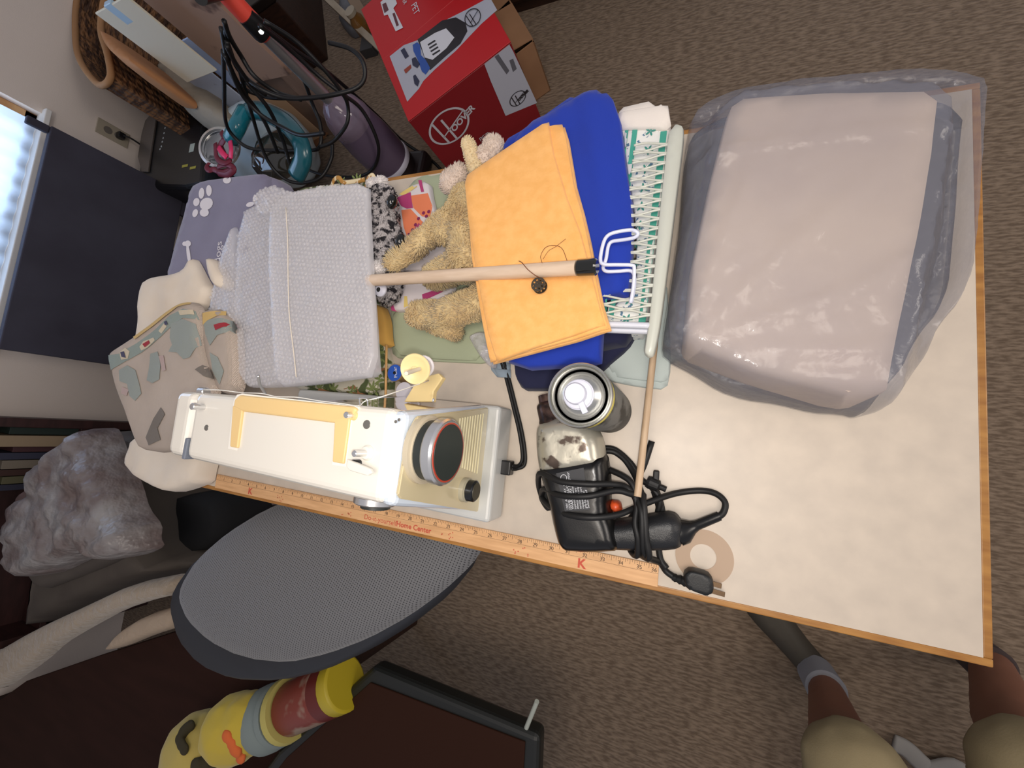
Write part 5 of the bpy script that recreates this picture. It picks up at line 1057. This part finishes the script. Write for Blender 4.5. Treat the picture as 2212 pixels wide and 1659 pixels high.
sb_, _ = pad('shopping_bag', [P(*q_, .62).xy for q_ in ((118, 950), (150, 920), (166, 926), (182, 975), (200, 1020), (214, 1060), (226, 1110), (254, 1150), (250, 1180), (258, 1200), (226, 1216), (180, 1226), (160, 1212), (162, 1192), (100, 1226), (40, 1256), (2, 1262), (2, 1080), (50, 1060), (40, 1020), (80, 985))], .505, .625, M_sb, None, r=.045, amp=.02, freq=16, res=.02, extra=lambda x, y: .02 * abs(nz(x, y, 20, 3)))
tag(sb_, 'crumpled translucent plastic carrier bag lying on the grey armchair', 'shopping bag')
tag(pad('bag_contents', [P(*q_, .58).xy for q_ in ((60, 1040), (150, 1000), (200, 1060), (215, 1140), (190, 1190), (60, 1220), (20, 1200), (20, 1080))], .501, .585, mat('muted contents', (110, 78, 72), .8, rgb2=(70, 66, 60), cscale=9), None, r=.03, amp=.02, freq=14, res=.03)[0], 'muted brown contents visible inside the translucent carrier bag', 'packages')
M_flc = mat('cream fleece', (168, 152, 132), .95, bump=.9, bscale=50, bdist=.01, sheen=.4)
tag(pad('fleece_throw', [P(*q_, .50).xy for q_ in ((-40, 1420), (60, 1362), (180, 1306), (260, 1268), (372, 1246), (376, 1262), (366, 1292), (300, 1305), (230, 1328), (150, 1372), (100, 1402), (60, 1440), (-40, 1510))], .445, .505, M_flc, None, r=.025, amp=.006, freq=25, res=.02)[0], 'long cream fleece edged throw along the front of the grey armchair', 'throw')
tag(pad('fleece_cushion', [P(*q_, .475).xy for q_ in ((212, 1412), (250, 1365), (300, 1334), (374, 1312), (380, 1358), (310, 1380), (250, 1405))], .44, .48, mat('pale fleece', (176, 156, 134), .95, bump=.6, bscale=60, bdist=.006), None, r=.02, amp=.004, freq=20, res=.02)[0], 'pale fleece cushion corner between the cream throw and the grey office seat', 'cushion')
# low dark table
lt_ = thing('low_dark_table', 'very dark brown wooden low table filling the lower left corner', 'table', (-2.0, -.95, 0))
tp_ = [P(*q_, .43).xy for q_ in ((-60, 1525), (60, 1470), (210, 1418), (380, 1364), (560, 1410), (738, 1462), (705, 1700), (-60, 1800))]
prism('table_top', tp_, .405, .435, mat('very dark wood', (40, 20, 13), .85, rgb2=(50, 27, 20), spec=.15, cscale=5, cstretch=(1, 5, 1), sharp=(.3, .9)), lt_, .003)
for k in (0, 3, 5, 6):
    p = tp_[k].lerp(sum(tp_, Vector((0, 0))) / len(tp_), .08); box('leg', (p.x - .02, p.y - .02, 0), (p.x + .02, p.y + .02, .4045), M_dw, lt_, .002)
# things under the table end; the black block only stands in for shade
db = thing('under_table_shade', 'dark shade block standing in for the darkness under the left end of the table', 'shade block', P(380, 1150, .2))
pad('shade_block', [P(*q_, .30).xy for q_ in ((340, 1078), (390, 1060), (450, 1066), (476, 1110), (466, 1170), (440, 1200), (390, 1210), (350, 1200), (336, 1150))], .002, .30, mat('dark shade', (24, 24, 26), .9), db, r=.03, amp=.006, freq=10, res=.03)
tag(pad('grey_floor_cushion', [P(*q_, .1).xy for q_ in ((482, 1070), (600, 1085), (592, 1098), (540, 1092), (494, 1080))], .002, .10, mat('greyish cushion', (104, 92, 88), .9), None, r=.02, amp=.004, res=.03)[0], 'greyish cushion on the floor seen just under the yardstick end', 'cushion')
tag(pad('brown_storage_box', [P(*q_, .12).xy for q_ in ((478, 1110), (545, 1118), (560, 1150), (500, 1200), (470, 1190))], .002, .12, mat('dull brown card', (72, 56, 46), .85), None, r=.006, amp=.001, res=.03)[0], 'dull brown box on the floor in shadow left of the office seat', 'box')

# ---- grey office seat
M_seat = mat('grey seat mesh', (116, 116, 120), .75, sheen=.2)
nt = M_seat.node_tree; tcs = nt.nodes.new('ShaderNodeTexCoord'); mps = nt.nodes.new('ShaderNodeMapping'); mps.inputs['Scale'].default_value = (185, 185, 1); mps.inputs['Rotation'].default_value = (0, 0, .35)
vo = nt.nodes.new('ShaderNodeTexVoronoi'); vo.inputs['Scale'].default_value = 1; vo.inputs['Randomness'].default_value = .12; vo.voronoi_dimensions = '2D'
rp = nt.nodes.new('ShaderNodeValToRGB'); rp.color_ramp.elements[0].position = .14; rp.color_ramp.elements[1].position = .30; rp.color_ramp.elements[0].color = (*lin((34, 34, 38)), 1); rp.color_ramp.elements[1].color = (*lin((110, 110, 112)), 1)
bps = nt.nodes.new('ShaderNodeBump'); bps.inputs['Strength'].default_value = .6; bps.inputs['Distance'].default_value = .0015
nt.links.new(tcs.outputs['Object'], mps.inputs[0]); nt.links.new(mps.outputs[0], vo.inputs[0]); nt.links.new(vo.outputs['Distance'], rp.inputs[0]); nt.links.new(rp.outputs[0], nt.nodes['Principled BSDF'].inputs['Base Color']); nt.links.new(vo.outputs['Distance'], bps.inputs['Height']); nt.links.new(bps.outputs[0], nt.nodes['Principled BSDF'].inputs['Normal'])
oc2 = thing('office_chair', 'wide grey mesh office chair seat with black edge pushed under the front of the table', 'office chair', (-1.06, -.2, 0))
sp_ = [(372, 1300), (378, 1262), (412, 1205), (470, 1155), (550, 1105), (640, 1070), (780, 1060), (920, 1080), (1020, 1110), (1034, 1150), (1032, 1190), (1006, 1228), (945, 1285), (870, 1340), (780, 1390), (690, 1424), (600, 1444), (510, 1434), (440, 1398), (392, 1350)]
pad('seat_cushion', XY(sp_, .655), .630, .668, M_seat, oc2, r=.10, amp=.002, freq=5, res=.022)
pad('seat_shell', XY([(374, 1310), (384, 1262), (430, 1200), (560, 1105), (780, 1060), (1010, 1110), (1026, 1150), (1022, 1215), (960, 1292), (880, 1356), (790, 1412), (700, 1452), (610, 1474), (510, 1470), (440, 1440), (394, 1385)], .61), .585, .629, mat('black seat shell', (38, 40, 46), .6), oc2, r=.02, amp=0, res=.03)
cyl('gas_column', (-1.22, .02, .10), (-1.22, .02, .58), .028, M_blk, oc2)
for k in range(5):
    a = k * 2 * math.pi / 5 + .3; e_ = Vector((-1.22 + .20 * math.cos(a), .02 + .20 * math.sin(a), .06)); tube('foot', [Vector((-1.22, .02, .11)), e_], lambda t: .022 - .008 * t, M_blk, oc2, 8, 0)
    cyl('castor', (e_.x - .012, e_.y, .025), (e_.x + .012, e_.y, .025), .025, M_blk, oc2, n=20)
# ---- brown seat with black rim at the bottom
st_ = thing('brown_vinyl_seat', 'dark brown seat with a thick black rounded rim at the bottom of the view', 'stool', (-.8, -.6, 0))
q6 = [P(*q_, .50).xy for q_ in ((806, 1440), (1166, 1590), (1150, 2000), (330, 2000), (600, 1622))]
prism('seat_rim', q6, .455, .50, mat('black vinyl rim', (22, 24, 22), .45), st_, .012)
ci_ = sum(q6, Vector((0, 0))) / 5; prism('seat_panel', [p + (ci_ - p).normalized() * .034 for p in q6], .4985, .504, mat('dark brown vinyl', (44, 20, 8), .8, spec=.2, bump=.1, bscale=200), st_, .002)
for p in ((-1.02, -.92), (-1.02, -1.15)): cyl('leg', (p[0], p[1], 0), (p[0], p[1], .456), .02, M_blk, st_)
tag(cyl('clear_stick', P(1137, 1572, .506), P(1160, 1515, .53), .0045, mat('milky plastic', (180, 186, 176), .3, alpha=.7)), 'short milky plastic stick poking out from the corner of the brown seat', 'stick')
# ---- yellow soft toys and packet
M_ylw = mat('yellow plush', (186, 162, 54), .9, sheen=.2, bump=.2, bscale=200); M_ydk = mat('dark plush patch', (52, 46, 26), .9)
ya = P(432, 1626, .52); t1 = thing('yellow_round_plush', 'round pale yellow plush with dark patches and a red oval at the bottom edge', 'plush toy', ya)
blob('plush_ball', [(ya, (.105, .10, .085))], mat('pale yellow plush', (178, 158, 82), .9, sheen=.2, bump=.2, bscale=200), t1, .007, 4)
def onball(c, r3, x, y):
    d = ray(x, y).normalized(); o_ = CAM - c; a_ = sum((d[i] / r3[i]) ** 2 for i in range(3)); b_2 = 2 * sum(d[i] * o_[i] / r3[i] ** 2 for i in range(3)); c_ = sum((o_[i] / r3[i]) ** 2 for i in range(3)) - 1
    D_ = max(0, b_2 * b_2 - 4 * a_ * c_); return CAM + d * ((-b_2 - math.sqrt(D_)) / (2 * a_))
R3 = (.105, .10, .085)
for pts, m_, nm, rr in (([(402, 1575), (412, 1568), (395, 1583), (388, 1598), (392, 1608), (398, 1618)], M_ydk, 'dark_patch', .016), ([(424, 1655), (440, 1650), (455, 1662)], M_ydk, 'dark_patch', .02), ([(467, 1603), (469, 1616)], mat('red plush patch', (176, 70, 48), .9), 'red_patch', .012)):
    blob(nm, [(onball(ya, R3, *q_) * 1.0, (rr, rr, rr * .45)) for q_ in pts], m_, t1, .004, 3)
yb = P(510, 1572, .53); t2 = thing('yellow_orange_plush', 'bright yellow plush with an orange and red streak, behind the round pale one', 'plush toy', yb)
blob('plush_body', [(yb, (.085, .08, .08)), (yb + Vector((.035, .02, 0)), (.07, .075, .07))], M_ylw, t2, .006, 4)
blob('orange_streak', [(onball(yb, (.087, .082, .082), *q_), (.016, .016, .008)) for q_ in ((490, 1590), (500, 1605), (512, 1622), (520, 1636), (506, 1618))], mat('orange plush', (206, 100, 48), .9), t2, .004, 3)
ax2 = (P(750, 1470, .50) - P(560, 1560, .50)).normalized(); b0 = P(572, 1556, .505)
lathe_o = lathe('grey_banded_roll', [(.066, 0), (.074, .01), (.074, .035), (.066, .05), (.072, .06), (.070, .075)], b0, mat('grey teal cloth', (120, 130, 128), .9), None, ax2, 32); tag(lathe_o, 'grey teal cloth roll between the yellow plush and the printed packet', 'cloth roll')
b1_ = b0 + ax2 * .078; tag(lathe('pale_yellow_roll', [(.068, 0), (.072, .006), (.070, .022)], b1_, mat('pale yellow cloth', (176, 164, 92), .9), None, ax2, 32), 'pale yellow cloth disc beside the grey cloth roll', 'cloth roll')
pk_ = thing('printed_packet', 'dark red and brown printed packet with yellow end beneath the office seat', 'packet', b1_ + ax2 * .1)
b2_ = b1_ + ax2 * .026; lathe('packet_body', [(.058, 0), (.060, .004), (.060, .12)], b2_, mat('packet print', (120, 48, 36), .45, rgb2=(150, 128, 112), cscale=8, sharp=(.5, .56)), pk_, ax2, 32)
lathe('packet_dark_band', [(.0605, 0), (.0605, .035)], b2_ + ax2 * .12, mat('packet dark red', (92, 26, 20), .45), pk_, ax2, 32)
lathe('packet_yellow_end', [(.060, 0), (.061, .002), (.061, .028), (.055, .032)], b2_ + ax2 * .155, mat('packet yellow', (176, 156, 34), .45), pk_, ax2, 32)

# ================================================================== PERSON (seated photographer, legs in view)
ps = thing('person', 'seated person in tan shorts and a white sock, legs at the lower right corner', 'person', (.1, -.45, 0))
M_skin = mat('skin', (124, 80, 60), .6, bump=.1, bscale=300); M_sho = mat('tan shorts cloth', (144, 130, 98), .9, bump=.3, bscale=400)
M_shoe = mat('dark olive shoe', (62, 56, 46), .7, bump=.2, bscale=120); M_sock = mat('white sock', (138, 138, 142), .9, bump=.4, bscale=300)
def leg_(an, kn, hip, toe, side):
    an, kn, hip, toe = Vector(an), Vector(kn), Vector(hip), Vector(toe)
    return an, kn, hip, toe
LA = leg_(P(1783, 1484, .12), P(1845, 1650, .47), (.02, -.74, .50), P(1690, 1362, .03), -1)
LB = leg_(P(2140, 1432, .12), P(2236, 1652, .47), (.26, -.74, .50), P(2010, 1330, .03), 1)
balls = []
for an, kn, hip, toe in (LA, LB):
    cm = an.lerp(kn, .6); back = Vector((.0, -.022, 0))
    balls += [(an, .035, cm + back, .052), (cm + back, .052, kn, .048), (kn, .050, hip, .074), (Vector((an.x, an.y, .05)), .030, an, .034)]
balls += [((.02, -.76, .54), .10, (.26, -.76, .54), .10), ((.14, -.78, .60), .12, (.14, -.76, .72), .115)]
blob('body', balls, M_skin, ps, .010, 3)
sb2 = []
for an, kn, hip, toe in (LA, LB): sb2 += [(kn.lerp(hip, .03) + Vector((0, 0, .006)), .078, hip, .096)]
sb2 += [((.02, -.76, .54), .118, (.26, -.76, .54), .118), ((.14, -.78, .60), .135, (.14, -.76, .70), .125)]
blob('shorts', sb2, M_sho, ps, .010, 3, disp=.004, dfreq=18)
for (an, kn, hip, toe), nm in ((LA, 'a'), (LB, 'b')):
    d_ = toe - an; d_.z = 0; d_.normalize(); heel = Vector((an.x, an.y, 0)) - d_ * .05; s_ = Vector((-d_.y, d_.x, 0)); L_ = .275
    out_ = [heel + s_ * a_ * w__ + d_ * (L_ * t__) for t__, w__, a_ in ((0, .025, 1), (.1, .036, 1), (.4, .038, 1), (.72, .048, 1), (.92, .038, 1), (1, .012, 1), (1, .012, -1), (.92, .036, -1), (.72, .046, -1), (.4, .034, -1), (.1, .034, -1), (0, .025, -1))]
    so, Hs = pad('shoe', [v.xy for v in out_], .002, .078, M_shoe, ps, r=.03, amp=.001, res=.012, tilt=(heel.x, heel.y, -d_.x * .12, -d_.y * .12))
    cyl('sock', Vector((an.x, an.y, .05)), an + (kn - an) * .07, .040, M_sock if nm == 'a' else mat('shaded sock', (60, 48, 46), .9), ps, r1=.041, n=24, bev=.004)  # second sock is darker: its shade is painted into the colour
# seat under the person
sc_ = thing('wooden_stool', 'plain wooden seat under the person, mostly outside the view', 'stool', (.14, -.82, 0))
box('stool_top', (-.06, -1.02, .370), (.34, -.66, .395), M_oak, sc_, .006)
for x in (-.03, .31):
    for y in (-.99, -.69): cyl('leg', (x, y, 0), (x, y, .369), .016, M_oak, sc_)

tag(tube('white_strap', [P(1930, 1604, .01), P(1958, 1618, .01), P(1990, 1648, .012), P(2010, 1662, .01), P(2060, 1656, .01), P(2100, 1690, .01)], .02, mat('white webbing', (150, 146, 140), .8, bump=.4, bscale=60), None, 8, 5, .3), 'white strap lying on the carpet between the legs of the seated person', 'strap')
for o in list(COL.objects):   # nothing may pass through the window wall
    if o.type == 'MESH' and o.get('kind') != 'structure' and not (o.parent and o.parent.get('kind') == 'structure') and not o.name.startswith(('cover_plate', 'socket', 'curtain')):
        off = o.parent.location.x if o.parent else 0
        if o.parent and o.parent.name == 'upholstered_armchair' or o.name == 'fleece_throw':
            for v in o.data.vertices: v.co.x = max(v.co.x, -2.655 - off)
        for v in o.data.vertices:
            if v.co.x + off < -2.845: v.co.x = -2.845 - off
